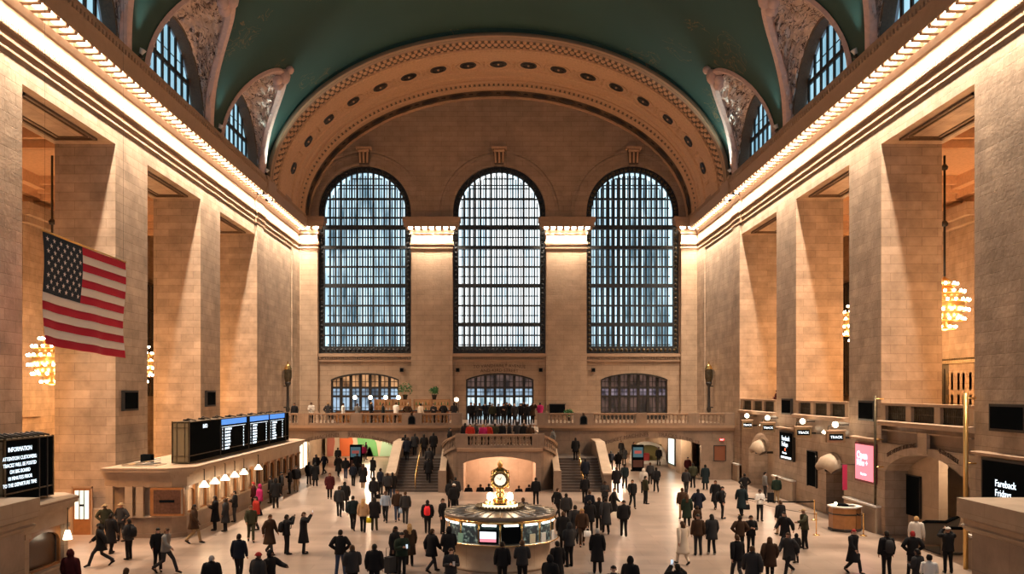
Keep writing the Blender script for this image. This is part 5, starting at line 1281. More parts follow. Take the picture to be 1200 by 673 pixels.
P['walk2'] = pose((.09, -.03, .49), (.09, .27, .16), (-.09, -.17, .51), (-.09, -.22, .09), (.25, -.07, 1.16), (.23, -.24, .96), (-.25, .13, 1.16), (-.25, .12, .92), .03)
P['stride'] = pose((.09, -.28, .54), (.10, -.42, .12), (-.09, .03, .50), (-.09, .46, .22), (.25, .20, 1.18), (.25, .24, .96), (-.25, -.14, 1.17), (-.22, -.34, 1.02), .07)
P['step'] = pose((.09, -.09, .49), (.09, -.12, .09), (-.09, -.02, .49), (-.09, .14, .09), *ARM_D, (-.25, -.02, 1.14), (-.24, -.14, .92), .01)
def V3(p): return Vector(p)
CACHE = {}
def cached(key, fn):
    if key not in CACHE: CACHE[key] = fn()
    return CACHE[key]
def ln(p, ps): z = p[2]; return Vector((p[0], p[1]-ps['lean']*max(0, (z-.9)/.8), z))
def body_mesh(pn, skin):
    ps = P[pn]; v = []; e = []; r = []
    def nd(p, rad, par=None):
        v.append(ln(p, ps)); r.append(rad if isinstance(rad, tuple) else (rad, rad))
        if par is not None: e.append((par, len(v)-1))
        return len(v)-1
    pel = nd((0, .01, .95), (.135, .10)); wa = nd((0, .0, 1.10), (.12, .09), pel); chs = nd((0, .01, 1.28), (.15, .10), wa); up = nd((0, .015, 1.42), (.12, .08), chs)
    nk = nd((0, .01, 1.49), .055, up); jw = nd((0, -.015, 1.56), (.062, .068), nk); hd = nd((0, -.01, 1.635), (.075, .088), jw); nd((0, -.005, 1.70), (.06, .07), hd)
    for s in (1, -1):
        hp = nd((s*.09, .0, .88), .09, pel); kn = nd(ps['k'][s], .058, hp); an = nd(ps['a'][s], .042, kn); a = ps['a'][s]; nd((a[0]+s*.02, a[1]-.13, max(.035, a[2]-.05)), (.04, .03), an)
        sh = nd((s*.17, .015, 1.41), .062, up); el = nd(ps['e'][s], .042, sh); wr = nd(ps['w'][s], .028, el)
        E = V3(ps['e'][s]); Wp = V3(ps['w'][s]); d = (Wp-E).normalized(); side = Vector((1, 0, 0)) if abs(d.x) < .7 else Vector((0, 1, 0)); side = (side-d*side.dot(d)).normalized()
        side = d.cross(Vector((s, 0, 0))).normalized() if abs(d.x) < .7 else side
        pm = nd(tuple(Wp+d*.06), (.036, .022), wr)
        for q, (o, L_) in enumerate(((-.027, .075), (-.009, .09), (.009, .085), (.027, .065))):
            b = Wp+d*.085+side*o; k1 = nd(tuple(b), .0095, pm); cr = d.cross(side)*s*.012
            k2 = nd(tuple(b+d*L_*.55+cr), .009, k1); nd(tuple(b+d*L_*.9+cr*2.6), .0075, k2)
        t1 = nd(tuple(Wp+d*.035+side*-.036), .011, pm); nd(tuple(Wp+d*.075+side*-.058), .009, t1)
    me = bpy.data.meshes.new('body'); me.from_pydata(v, e, []); o = bpy.data.objects.new('b', me); COL.objects.link(o)
    sk = o.modifiers.new('s', 'SKIN'); 
    if not me.skin_vertices: 
        bpy.context.view_layer.objects.active = o; bpy.ops.mesh.customdata_skin_add()
    for i, sv in enumerate(me.skin_vertices[0].data): sv.radius = r[i]; sv.use_root = (i == 0)
    sk.use_smooth_shade = True
    ss = o.modifiers.new('u', 'SUBSURF'); ss.levels = 1
    dg = bpy.context.evaluated_depsgraph_get(); dg.update(); out = bpy.data.meshes.new_from_object(o.evaluated_get(dg)); bpy.data.objects.remove(o)
    # face: nose, ears, eyes, mouth as part of the same surface data
    mb = MB(); L0 = -ps['lean']*.9
    mb.tube([(0, -.095+L0, 1.655), (0, -.118+L0, 1.615), (0, -.098+L0, 1.605)], [.008, .015, .012], 6)
    for s in (1, -1): mb.sphere((s*.083, .0+L0, 1.63), .022, 6, 5, 1.5); mb.sphere((s*.032, -.088+L0, 1.648), .012, 6, 4, .6)
    mb.tube([(-.026, -.088+L0, 1.572), (0, -.096+L0, 1.57), (.026, -.088+L0, 1.572)], [.006, .01, .006], 6)
    bm = bmesh.new(); bm.from_mesh(out); m2 = mb.mesh('f'); bm.from_mesh(m2); bm.to_mesh(out); bm.free(); bpy.data.meshes.remove(m2)
    for p in out.polygons: p.use_smooth = True
    out.materials.clear(); out.materials.append(SK[0]); return out
def trousers_mesh(pn):
    ps = P[pn]; mb = MB(); mb.loft([(0, .01, 1.04, .165, .115), (0, .01, .96, .18, .13), (0, .01, .86, .175, .125), (0, .01, .80, .10, .09)])
    for s in (1, -1):
        k_ = V3(ps['k'][s]); a = V3(ps['a'][s]); h = V3((s*.088, .005, .92)); mb.tube([h, h.lerp(k_, .35), h.lerp(k_, .75), k_, k_.lerp(a, .4), a+Vector((0, 0, .0)), a+(a-k_).normalized()*.015], [.095, .096, .078, .070, .066, .062, .064], 10)
    return mb.mesh('trousers', CM['black'])
def coat_mesh(pn, kind):
    ps = P[pn]; mb = MB(); L_ = lambda z: -ps['lean']*max(0, (z-.9)/.8)
    t = {'shirt': .0, 'jacket': .02, 'puffer': .045, 'long': .025, 'parka': .04}[kind]; hem = {'shirt': .92, 'jacket': .84, 'puffer': .82, 'long': .46, 'parka': .66}[kind]
    rg = [(1.53, .062, .060), (1.50, .085, .075), (1.475, .14, .088), (1.44, .195, .10), (1.38, .21, .115), (1.28, .20, .13), (1.12, .178, .125), (1.0, .19, .132), (.92, .198, .138)]
    rings = [(0, .012+L_(z), z, a+t, b+t) for z, a, b in rg if z >= hem]
    sp = 1 if 'walk' in pn or pn == 'stride' else .4
    for z in (.84, .78, .66, .56, .46):
        if z >= hem: f = (.92-z)/.46; rings.append((0, .01, z, .198+t+.045*f, .138+t+.10*f*sp+.03*f))
    if t > .03:
        nr = []
        for i, q in enumerate(rings): nr.append(q); 
        rings = nr
    mb.loft(rings, 16)
    for s in (1, -1):
        S = ln((s*.175, .012, 1.425), ps); E = ln(ps['e'][s], ps); Wp = ln(ps['w'][s], ps)
        mb.tube([S-Vector((s*.05, 0, -.02)), S, S.lerp(E, .3), S.lerp(E, .75), E, E.lerp(Wp, .5), Wp, Wp+(Wp-E).normalized()*.012], [.06+t*.5, .078+t*.7, .074+t, .062+t, .060+t*.9, .053+t*.8, .046+t*.5, .048+t*.5], 10)
    if kind in ('puffer', 'parka'): mb.tube([(0, .075+L_(1.5), 1.50), (.05, .06+L_(1.5), 1.53), (-.0, .10+L_(1.5), 1.56), (-.05, .06+L_(1.5), 1.53), (0, .075+L_(1.5), 1.50)], .045, 8)
    return mb.mesh(kind, CM['black'])
def hair_mesh(kind, lean):
    mb = MB(); y0 = -.9*lean
    def cap(r, zc, cut, back=0): 
        rows = []
        for i in range(9):
            th = PI*.5*i/8*cut; rows.append([(r*1.0*math.sin(th)*math.cos(2*PI*q/14), y0+.008+r*1.18*math.sin(th)*math.sin(2*PI*q/14), zc+r*1.12*math.cos(th)-(back*.09*(i/8)**2 if math.sin(2*PI*q/14) > .1 else -.0)) for q in range(14)])
        rows.append([(p[0]*.9, y0+(p[1]-y0)*.9, p[2]) for p in rows[-1]]); mb.grid(rows, True, True)
    if kind == 'short': cap(.092, 1.645, .98, 1)
    elif kind == 'long':
        cap(.097, 1.643, 1.0, 1); mb.loft([(0, y0+.035, 1.66, .092, .085), (0, y0+.05, 1.58, .098, .072), (0, y0+.075, 1.48, .11, .055), (0, y0+.125, 1.36, .10, .035), (0, y0+.15, 1.28, .05, .02)], 12)
    elif kind == 'bun': cap(.093, 1.645, .98, 1); mb.sphere((0, y0+.10, 1.70), .045, 8, 6)
    elif kind == 'beanie': cap(.102, 1.645, .88); mb.tube([(.1*math.cos(2*PI*q/14), y0+.008+.118*math.sin(2*PI*q/14), 1.665) for q in range(15)], .015, 6)
    elif kind == 'cap': cap(.10, 1.645, .85); mb.box(-.07, .07, y0-.20, y0-.08, 1.665, 1.68)
    elif kind == 'brim': cap(.10, 1.655, .85); mb.lathe([(.09, 1.675), (.17, 1.665), (.17, 1.675), (.09, 1.69)], (0, y0, 0), n=18)
    elif kind == 'hood':
        rows = []
        for i in range(10):
            th = PI*(.10+.62*i/9); rows.append([(.118*math.sin(th)*math.cos(a_), y0+.02+.13*math.sin(th)*math.sin(a_), 1.635+.14*math.cos(th)) for a_ in [PI*-.28+PI*1.56*q/14 for q in range(15)]])
        mb.grid(rows); rows = [[(p[0]*.92, y0+(p[1]-y0)*.92, p[2]) for p in rw] for rw in rows]; mb.grid(rows)
        mb.loft([(0, y0+.02, 1.56, .09, .09), (0, y0+.02, 1.50, .12, .10)], 12); mb.sphere((0, y0+.03, 1.70), .10, 10, 6)
    return mb.mesh('hair', HM['black'])
def shoe_mesh(pn, s):
    ps = P[pn]; a = V3(ps['a'][s]); k_ = V3(ps['k'][s]); f = a.z > .12; z0 = a.z-.045
    tz = .035 if not f else .02
    mb = MB().tube([(a.x, a.y+.06, z0+.0), (a.x, a.y+.02, z0+.005), (a.x+s*.008, a.y-.08, max(tz, z0-.01-(.05 if f else 0))), (a.x+s*.012, a.y-.16, tz), (a.x+s*.012, a.y-.20, tz)], [.03, .047, .047, .042, .02], 8, flat=.9)
    return mb.mesh('shoe', SHOE)
def setm(o, m):
    o.material_slots[0].link = 'OBJECT'; o.material_slots[0].material = m
prn = random.Random(11)
NPEOPLE = 0
def person(x, y, pn, face, kind, cc, tc, hk, hc, label, z=0.0, sc=None, skin=None, group='travellers in the station hall', white_shoes=False):
    """face: compass angle in degrees, 0 = towards the viewer, 180 = away, 90 = towards the right"""
    global NPEOPLE; NPEOPLE += 1
    r = empty('person', (x, y, z), math.radians(face), label, 'person', group); s = sc or .965*prn.uniform(.96, 1.04); r.scale = (s, s, s)
    b = link('body', cached(('b', pn), lambda: body_mesh(pn, 0)), r); setm(b, SK[skin if skin is not None else prn.choice((0, 0, 1, 1, 2))])
    t = link('trousers', cached(('t', pn), lambda: trousers_mesh(pn)), r); setm(t, CM[tc])
    c = link('coat' if kind != 'shirt' else 'shirt', cached(('c', pn, kind), lambda: coat_mesh(pn, kind)), r); setm(c, CM[cc])
    if hk:
        h = link('hair' if hk in ('short', 'long', 'bun') else ('hood' if hk == 'hood' else 'hat'), cached(('h', hk, P[pn]['lean']), lambda: hair_mesh(hk, P[pn]['lean'])), r); setm(h, CM[cc] if hk == 'hood' else HM[hc])
    for q in (1, -1): o = link('shoe', cached(('s', pn, q), lambda: shoe_mesh(pn, q)), r); setm(o, SHW if white_shoes else SHOE)
    return r
def at(px, py, z=0.0):
    Y = (H-z)*1020/(py-459); return (px-584)*Y/1020, Y
def hy(h): return 459+(h-459)/.757        # foot row from a head row
def carried(kind, r, lb, m, side=1):
    """bag held in the hand of person r, or a pack on the back"""
    s = r.scale.x; rz = Matrix.Rotation(r.rotation_euler.z, 3, 'Z'); pn = r.get('_p', 'stand')
    w = Vector(P[pn]['w'][side]); hnd = w+(w-Vector(P[pn]['e'][side])).normalized()*.09
    if kind == 'backpack':
        o = cached(('bp',), lambda: MB().loft([(0, .30, .98, .10, .06), (0, .31, 1.02, .15, .10), (0, .32, 1.2, .16, .11), (0, .30, 1.36, .15, .09), (0, .27, 1.44, .08, .05)], 12).tube([(.09, .25, 1.40), (.10, .1, 1.50), (.11, -.03, 1.48), (.12, -.13, 1.35), (.14, -.1, 1.15), (.15, .15, 1.04), (.1, .25, 1.05)], .017, 5).tube([(-.09, .25, 1.40), (-.10, .1, 1.50), (-.11, -.03, 1.48), (-.12, -.13, 1.35), (-.14, -.1, 1.15), (-.15, .15, 1.04), (-.1, .25, 1.05)], .017, 5).mesh('backpack', CM['black']))
        pos = Vector((0, -.05-.4*P[pn]['lean'], 0))
    elif kind == 'tote': o = cached(('to',), lambda: MB().loft([(0, 0, -.42, .16, .06), (0, 0, -.40, .18, .075), (0, 0, -.15, .16, .05)], 10).tube([(-.12, 0, -.16), (-.06, 0, -.02), (.06, 0, -.02), (.12, 0, -.16)], .01, 5).mesh('tote', CM['black'])); pos = hnd
    elif kind == 'brief': o = cached(('br',), lambda: MB().box(-.05, .05, -.2, .2, -.36, -.08).tube([(0, -.08, -.09), (0, -.06, -.02), (0, .06, -.02), (0, .08, -.09)], .012, 5).mesh('brief', CM['black'])); pos = hnd
    elif kind == 'case': o = cached(('cs',), lambda: MB().box(-.2, .2, -.13, .13, .06, .66).tube([(-.12, .1, .6), (-.12, .1, .98), (.12, .1, .98), (.12, .1, .6)], .012, 5).sphere((-.16, 0, .04), .04, 8, 5).sphere((.16, 0, .04), .04, 8, 5).mesh('case', CM['black'])); pos = Vector((hnd.x+side*.1, hnd.y+.05, 0))
    elif kind == 'phone': o = cached(('ph',), lambda: MB().box(-.04, .04, -.006, .006, -.08, .08).mesh('phone', CM['black'])); pos = hnd+Vector((0, -.02, .05))
    ob = link({'backpack': 'backpack', 'tote': 'shopping_bag', 'brief': 'briefcase', 'case': 'suitcase', 'phone': 'phone'}[kind], o)
    ob.location = Vector(r.location)+rz @ (pos*s); ob.rotation_euler = r.rotation_euler; ob.scale = r.scale; setm(ob, m); tag(ob, lb, {'backpack': 'backpack', 'tote': 'bag', 'brief': 'briefcase', 'case': 'suitcase', 'phone': 'phone'}[kind]); return ob
# (px, foot row or 'h'+head row, pose, facing, coat kind, coat, trousers, hair kind, hair colour, label[, extra])
D = [
# left foreground
(137, 629, 'hip', 30, 'jacket', 'olive', 'charcoal', 'brim', 'tan', 'person in a broad-brimmed hat and dark uniform, left of two by the ticket office corner'),
(150.5, 631, 'hip', -20, 'jacket', 'charcoal', 'charcoal', 'brim', 'tan', 'person in a broad-brimmed hat and dark uniform, right of two by the ticket office corner'),
(130, 649, 'step', 160, 'long', 'black', 'black', 'short', 'black', 'person in a long black coat standing before the two hatted officers'),
(151, 656, 'phone', 250, 'jacket', 'charcoal', 'black', 'short', 'black', 'person with a backpack reading a phone near the left ticket office', 'backpack:black'),
(118, 664, 'stride', -75, 'parka', 'black', 'charcoal', 'long', 'black', 'woman striding left in a dark parka at the far left of the floor'),
(83, 708, 'stand', 175, 'puffer', 'maroon', 'black', 'hood', 'black', 'hooded person in dark red at the bottom left corner, cut by the edge'),
(148, 733, 'stand', 180, 'jacket', 'black', 'black', 'short', 'brown', 'person seen only as a dark head at the bottom edge, left'),
(185, 669, 'walk', 25, 'jacket', 'black', 'black', 'short', 'black', 'person in a black jacket walking closely behind a pale-jacketed one, left'),
(194, 672, 'stride', 80, 'jacket', 'grey', 'charcoal', 'short', 'brown', 'person in a pale grey jacket mid-stride near the left ticket office'),
(227, 637, 'walk', 90, 'parka', 'brown', 'khaki', 'short', 'black', 'person in brown coat and khaki trousers walking past the ticket office window'),
(250, 622, 'phone', -90, 'long', 'black', 'black', 'short', 'black', 'customer in a long black coat at the first ticket window'),
(264, 623, 'stand', -95, 'long', 'charcoal', 'black', 'bun', 'brown', 'customer with a hair bun at the second ticket window'),
(275, 612, 'phone', -90, 'jacket', 'black', 'charcoal', 'short', 'black', 'customer leaning towards the third ticket window'),
(248, 712, 'stand', 190, 'puffer', 'black', 'black', 'short', 'grey', 'broad person in black seen from behind at the bottom edge, left'),
(280, 681, 'step', 175, 'jacket', 'navy', 'black', 'short', 'black', 'person in a navy jacket walking away near the bottom left'),
(316, 706, 'reach', 60, 'parka', 'black', 'black', 'hood', 'black', 'hooded person reaching out an arm at the bottom edge, left of centre'),
(303, 712, 'stand', 150, 'puffer', 'charcoal', 'black', 'beanie', 'red', 'person in a dark red woollen hat beside the reaching hooded one'),
(294, 635, 'walk', 20, 'jacket', 'olive', 'olive', 'short', 'brown', 'person in an olive jacket walking along the ticket windows'),
(300, 622, 'step', -60, 'puffer', 'red', 'charcoal', 'short', 'black', 'person in a bright orange-red jacket near the ticket windows'),
(316, 650, 'walk2', 60, 'long', 'brown', 'charcoal', 'short', 'brown', 'person in a long brown coat walking right, left part of the floor'),
(336, 650, 'photo', 120, 'jacket', 'black', 'black', 'short', 'black', 'person with a black backpack taking a photo, left part of the floor', 'backpack:black'),
(356, 649, 'photo', 100, 'long', 'black', 'black', 'short', 'brown', 'woman in a long black coat holding up a phone, left part of the floor', 'phone'),
(323, 596, 'stand', 200, 'parka', 'black', 'black', 'hood', 'black', 'hooded person in black with a white bag by the ticket windows', 'tote:white:-1'),
(304, 605, 'step', -60, 'puffer', 'magenta', 'navy', 'hood', 'black', 'person in a bright magenta hooded jacket at the ticket windows'),
(311, 590, 'stand', -90, 'parka', 'black', 'black', 'short', 'black', 'customer in black at the middle ticket windows'),
(296, 600, 'stand', -90, 'jacket', 'maroon', 'black', 'short', 'red', 'customer in dark red at the middle ticket windows'),
(318, 584, 'stand', -70, 'puffer', 'charcoal', 'black', 'beanie', 'black', 'customer in a dark puffer jacket behind the magenta hood'),
(327, 579, 'phone', -90, 'jacket', 'black', 'black', 'short', 'black', 'customer at one of the farther ticket windows, in black'),
(347, 576, 'step', 10, 'puffer', 'black', 'tan', 'short', 'black', 'person in black jacket and tan trousers by the far end of the ticket office'),
(355.6, 568, 'stand', 170, 'parka', 'black', 'black', 'short', 'black', 'person in a black parka by the far end of the ticket office'),
(369.4, 570, 'stand', 180, 'long', 'black', 'black', 'long', 'black', 'woman in long black under the left end of the left arch, nearer'),
(370.5, 557, 'stand', 0, 'long', 'black', 'black', 'long', 'black', 'woman in long black under the left end of the left arch, farther'),
(380, 556, 'walk', -30, 'jacket', 'navy', 'black', 'short', 'brown', 'person in navy walking out under the left arch'),
(386.4, 585, 'step', 10, 'parka', 'maroon', 'black', 'short', 'brown', 'person in a dark wine-red parka before the left arch'),
(396, 546, 'step', 180, 'long', 'black', 'black', 'short', 'black', 'tall dark figure walking in under the left arch, farther'),
(396.5, 559, 'walk', 175, 'long', 'charcoal', 'black', 'short', 'black', 'tall dark figure walking in under the left arch, nearer'),
(405, 561, 'step', 180, 'puffer', 'black', 'denim', 'short', 'black', 'person in black puffer walking in under the left arch'),
(414, 570, 'step', 178, 'jacket', 'navy', 'black', 'short', 'brown', 'person in navy walking towards the dark display board, left arch'),
(418.5, 556, 'stand', 185, 'long', 'charcoal', 'black', 'short', 'brown', 'person in a long charcoal coat standing by the left display board'),
(404, 600, 'step', 185, 'parka', 'black', 'charcoal', 'short', 'black', 'tall person in black with a short dark beard line, before the left arch'),
(397.6, 606, 'step', 180, 'jacket', 'charcoal', 'black', 'short', 'brown', 'person in charcoal walking away, left of the one in teal'),
(425.5, 573, 'step', 180, 'long', 'black', 'tan', 'long', 'brown', 'woman in a black coat with bare tan legs before the left arch', 'ws'),
(436.6, 561, 'reach', 150, 'parka', 'black', 'black', 'short', 'black', 'person stretching out an arm in the middle of the left arch'),
(425.5, 541, 'stand', 0, 'puffer', 'magenta', 'black', 'long', 'black', 'small far person in a pink jacket before the mural'),
(429, 539, 'stand', 90, 'jacket', 'black', 'black', 'short', 'black', 'small far person in black beside the pink-jacketed one'),
(438, 592, 'stand', 170, 'puffer', 'black', 'black', 'hood', 'black', 'hooded person with a side bag left of the left stair flight', 'tote:black:-1'),
(454, 585, 'step', 180, 'puffer', 'charcoal', 'black', 'short', 'brown', 'person in a dark puffer at the foot of the left stair parapet, left'),
(460, 584, 'step', 200, 'parka', 'black', 'denim', 'short', 'black', 'person in a black parka at the foot of the left stair parapet, right'),
(446, 580, 'stand', 140, 'jacket', 'navy', 'black', 'short', 'black', 'person in navy just left of the left stair parapet'),
(413.5, 622, 'walk', 180, 'jacket', 'teal', 'black', 'short', 'black', 'person in a dark teal jacket walking away, left of the blond one'),
(425.5, 624, 'step', 180, 'jacket', 'tan', 'black', 'long', 'blond', 'woman with long blond hair in a tan top seen from behind'),
(438.8, 622, 'stand', 180, 'parka', 'black', 'olive', 'short', 'black', 'person in black carrying a bright yellow bag', 'tote:yellow:1'),
(451.8, 612, 'walk', 0, 'shirt', 'blue', 'black', 'short', 'brown', 'person in a pale blue shirt walking towards the viewer'),
(465.6, 611, 'walk2', 10, 'jacket', 'brown', 'denim', 'long', 'brown', 'woman in a brown jacket with a pale blue bag right of the blue-shirted one', 'tote:blue:1'),
(475, 614, 'step', 180, 'jacket', 'charcoal', 'charcoal', 'short', 'brown', 'person in charcoal walking towards the left stair flight'),
(501, 626, 'step', 180, 'puffer', 'black', 'black', 'short', 'black', 'person in black with a bright red bag, left of the booth', 'backpack:red'),
(519, 626, 'stand', 60, 'jacket', 'black', 'black', 'short', 'brown', 'person in black standing just left of the booth'),
(532, 603, 'step', 190, 'puffer', 'black', 'black', 'beanie', 'white', 'person in a pale woollen hat behind the booth, left'),
(534, 593, 'stand', 175, 'jacket', 'charcoal', 'black', 'short', 'black', 'taller dark person behind the one in the pale hat'),
(528, 598, 'stand', 150, 'puffer', 'black', 'black', 'short', 'black', 'person in a black puffer left of the pale woollen hat'),
(399, 676, 'hip', 180, 'jacket', 'black', 'denim', 'short', 'black', 'person in black with hands at the hips near the bottom, left of centre'),
(412.7, 700, 'phone', 200, 'puffer', 'charcoal', 'black', 'short', 'brown', 'person bent over a phone at the bottom edge, left of centre'),
(438.8, 697, 'stand', 180, 'puffer', 'black', 'black', 'short', 'black', 'broad person in black from behind at the bottom edge, left of centre'),
(463.5, 671, 'stand', 60, 'parka', 'black', 'black', 'short', 'black', 'tall person in a black parka near the bottom, left one of a group of three', 'case:charcoal:-1'),
(471, 677, 'phone', 30, 'puffer', 'green', 'black', 'beanie', 'black', 'person in dark green looking at a lit phone, middle one of a group of three', 'phone'),
(480, 663, 'step', 190, 'long', 'brown', 'black', 'long', 'blond', 'woman with long fair hair in a long dark brown coat left of the booth'),
(506, 671, 'walk', 130, 'parka', 'black', 'charcoal', 'short', 'brown', 'person in black parka walking right, left of the booth'),
(526, 673, 'phone', 200, 'puffer', 'black', 'black', 'hood', 'black', 'hooded person leaning on the left of the booth counter'),
(528.6, 700, 'phone', 10, 'jacket', 'charcoal', 'black', 'short', 'brown', 'person holding a white paper at the bottom edge, left of the booth', 'phone:white'),
(588.6, 690, 'stand', 180, 'jacket', 'black', 'black', 'short', 'black', 'customer in black in front of the booth, left of two'),
(612, 690, 'phone', 180, 'jacket', 'charcoal', 'black', 'short', 'brown', 'customer in charcoal in front of the booth, right of two'),
(645, 713, 'phone', 150, 'puffer', 'black', 'black', 'hood', 'black', 'hooded person at the bottom edge, right of the booth front'),
(628, 592, 'stand', 175, 'jacket', 'black', 'black', 'short', 'black', 'lone person in black standing before the arched ramp opening'),
(613, 624, 'stand', 180, 'jacket', 'charcoal', 'black', 'short', 'brown', 'person hidden behind the booth with only the head showing'),
(653, 608, 'walk', 130, 'jacket', 'black', 'black', 'short', 'brown', 'person in black hunched forward behind the booth, right'),
(663.5, 616, 'stand', 180, 'puffer', 'charcoal', 'black', 'short', 'black', 'person in a charcoal puffer right of the booth roof'),
(660, 646, 'step', 170, 'parka', 'black', 'black', 'short', 'brown', 'person in a black parka against the right side of the booth'),
(658, 664, 'phone', 210, 'puffer', 'charcoal', 'black', 'hood', 'black', 'hooded person at the right side of the booth counter'),
(653, 690, 'stand', 200, 'long', 'black', 'black', 'short', 'black', 'person in long black near the bottom, right of the booth'),
(674, 637, 'walk', 175, 'long', 'charcoal', 'black', 'short', 'black', 'person in long charcoal left of the fair-haired woman with a white bag'),
(682, 640, 'walk2', 0, 'jacket', 'brown', 'brown', 'long', 'blond', 'fair-haired woman in brown with a white bag right of the booth', 'tote:white:1'),
(691, 627, 'step', 180, 'parka', 'black', 'black', 'short', 'black', 'person in a black parka between the white bag and a tall pair'),
(691, 612, 'stand', 160, 'jacket', 'navy', 'black', 'short', 'brown', 'person in navy right of the right-hand booth crowd'),
(685.5, 590, 'step', 180, 'jacket', 'black', 'black', 'short', 'black', 'person in black starting up the right stair flight'),
(702, 622, 'step', 180, 'parka', 'black', 'black', 'short', 'brown', 'person in black, left one of a tall pair right of the booth'),
(710, 626, 'walk', 180, 'long', 'charcoal', 'black', 'short', 'black', 'person in long charcoal, right one of a tall pair right of the booth'),
(709, 599, 'phone', 20, 'jacket', 'charcoal', 'black', 'short', 'black', 'person at the foot of the right stair parapet'),
(719, 609, 'stride', 80, 'long', 'black', 'black', 'short', 'brown', 'person in long black striding right beyond the tall pair'),
(731, 629, 'step', 180, 'puffer', 'black', 'black', 'beanie', 'black', 'person in a black puffer walking away alone right of the tall pair'),
(741, 596, 'walk', 5, 'jacket', 'black', 'black', 'short', 'brown', 'person in black walking towards the viewer down the bright floor streak'),
(756.4, 591, 'stand', 110, 'jacket', 'olive', 'black', 'short', 'black', 'person standing sideways in olive below the white-hooded one'),
(754, 578, 'stand', 180, 'puffer', 'pale', 'black', 'hood', 'black', 'person in a pale hooded jacket before the right display board'),
(700, 672, 'stand', 175, 'long', 'black', 'black', 'short', 'grey', 'person in a long black overcoat near the bottom, right of centre'),
(719, 729, 'stand', 180, 'jacket', 'charcoal', 'black', 'cap', 'black', 'person in a dark cap at the bottom edge, right of centre'),
(739, 714, 'stand', 150, 'puffer', 'black', 'black', 'hood', 'black', 'hooded person in black at the bottom edge, right of the dark cap'),
# under and before the right arch
(716, 551, 'stand', 180, 'jacket', 'navy', 'black', 'short', 'black', 'small far person in navy at the left end of the right arch'),
(724.5, 553, 'step', 180, 'parka', 'black', 'black', 'short', 'black', 'small far person in a parka, second from the left under the right arch'),
(728, 536, 'stand', 0, 'jacket', 'black', 'black', 'short', 'black', 'very distant person deep in the passage beyond the right arch, left'),
(731.5, 546, 'walk', 180, 'parka', 'charcoal', 'black', 'long', 'black', 'small far woman in charcoal under the right arch'),
(743, 538, 'stand', 90, 'jacket', 'maroon', 'black', 'short', 'black', 'very distant person in dark red by the right display board'),
(722.5, 578, 'step', 180, 'parka', 'black', 'charcoal', 'short', 'brown', 'person in a black parka by the right stair parapet'),
(732, 573, 'walk', 0, 'jacket', 'teal', 'black', 'short', 'black', 'person with spread arms walking out of the right arch'),
(762, 568, 'step', 170, 'jacket', 'charcoal', 'black', 'short', 'brown', 'person in charcoal right of the right display board'),
(769, 577, 'walk', 180, 'puffer', 'black', 'black', 'short', 'black', 'person in a black puffer walking away right of the display board'),
(772, 546, 'stand', 0, 'jacket', 'black', 'black', 'short', 'black', 'person with a white bib standing before the white exhibition stand', 'tote:white:1'),
(806, 560, 'stand', 0, 'jacket', 'maroon', 'black', 'short', 'black', 'person in dark red and white at the right end of the right arch'),
(812, 572, 'step', 180, 'puffer', 'olive', 'black', 'short', 'black', 'person in an olive puffer before the right end of the right arch'),
(804, 580, 'step', 150, 'jacket', 'charcoal', 'charcoal', 'short', 'brown', 'person in charcoal before the right end of the right arch'),
(826.5, 574, 'stand', 180, 'long', 'teal', 'black', 'short', 'black', 'person in a long dark coat beside the bronze notice'),
(838.5, 597, 'walk', -30, 'long', 'black', 'black', 'short', 'brown', 'person in a long black coat left of the one with a big backpack'),
(846.5, 608, 'stand', 70, 'jacket', 'black', 'black', 'short', 'black', 'person with a large backpack, right middle of the floor', 'backpack:black'),
(799.5, 609, 'step', 180, 'jacket', 'brown', 'tan', 'short', 'brown', 'person in a dark brown jacket, left of the couple in front of the right arch'),
(805, 617, 'stand', 170, 'long', 'green', 'black', 'long', 'brown', 'woman in a long dark green coat in front of the right arch'),
(818, 609, 'hip', 180, 'parka', 'navy', 'black', 'short', 'black', 'person in a wide navy parka in front of the right arch'),
(817, 621, 'stand', 180, 'puffer', 'brown', 'black', 'hood', 'black', 'child in a brown hooded coat before the wide navy parka', 'child'),
(869, 606, 'walk2', 180, 'long', 'teal', 'black', 'short', 'black', 'person in a long dark coat carrying a black bag, right middle', 'tote:black:-1'),
(890.6, 611, 'phone', 0, 'shirt', 'white', 'black', 'short', 'black', 'person in a white shirt looking at a phone, right middle'),
(872.5, 587, 'hip', 180, 'shirt', 'black', 'charcoal', 'short', 'black', 'person in black by the second right pier'),
(910, 590, 'stand', 170, 'jacket', 'green', 'khaki', 'short', 'brown', 'person in green jacket and khaki trousers by the right wall', 'case:black:1'),
(902, 584, 'stand', 90, 'jacket', 'grey', 'charcoal', 'short', 'black', 'person in grey leaning on a suitcase by the right wall'),
(818, 651, 'stand', 180, 'jacket', 'brown', 'charcoal', 'beanie', 'black', 'person in a tan-brown jacket, left one of a couple on the right floor'),
(834, 650, 'step', 185, 'parka', 'charcoal', 'black', 'long', 'black', 'long-haired woman in charcoal, right one of a couple on the right floor', 'ws'),
(800, 662, 'walk', 200, 'long', 'cream', 'cream', 'long', 'brown', 'woman in a long cream coat left of the couple'),
(794, 727, 'photo', 190, 'puffer', 'black', 'black', 'short', 'black', 'person at the bottom edge holding up a lit phone, right of centre', 'phone'),
(867, 651, 'hip', 180, 'jacket', 'brown', 'black', 'short', 'black', 'person in a brown jacket with elbows out, right floor'),
(880, 650, 'phone', 0, 'jacket', 'black', 'black', 'short', 'black', 'person in black holding a white cup beside the brown jacket'),
(864, 684, 'walk', 190, 'jacket', 'black', 'charcoal', 'short', 'brown', 'person in black with a white bag strap below the brown jacket'),
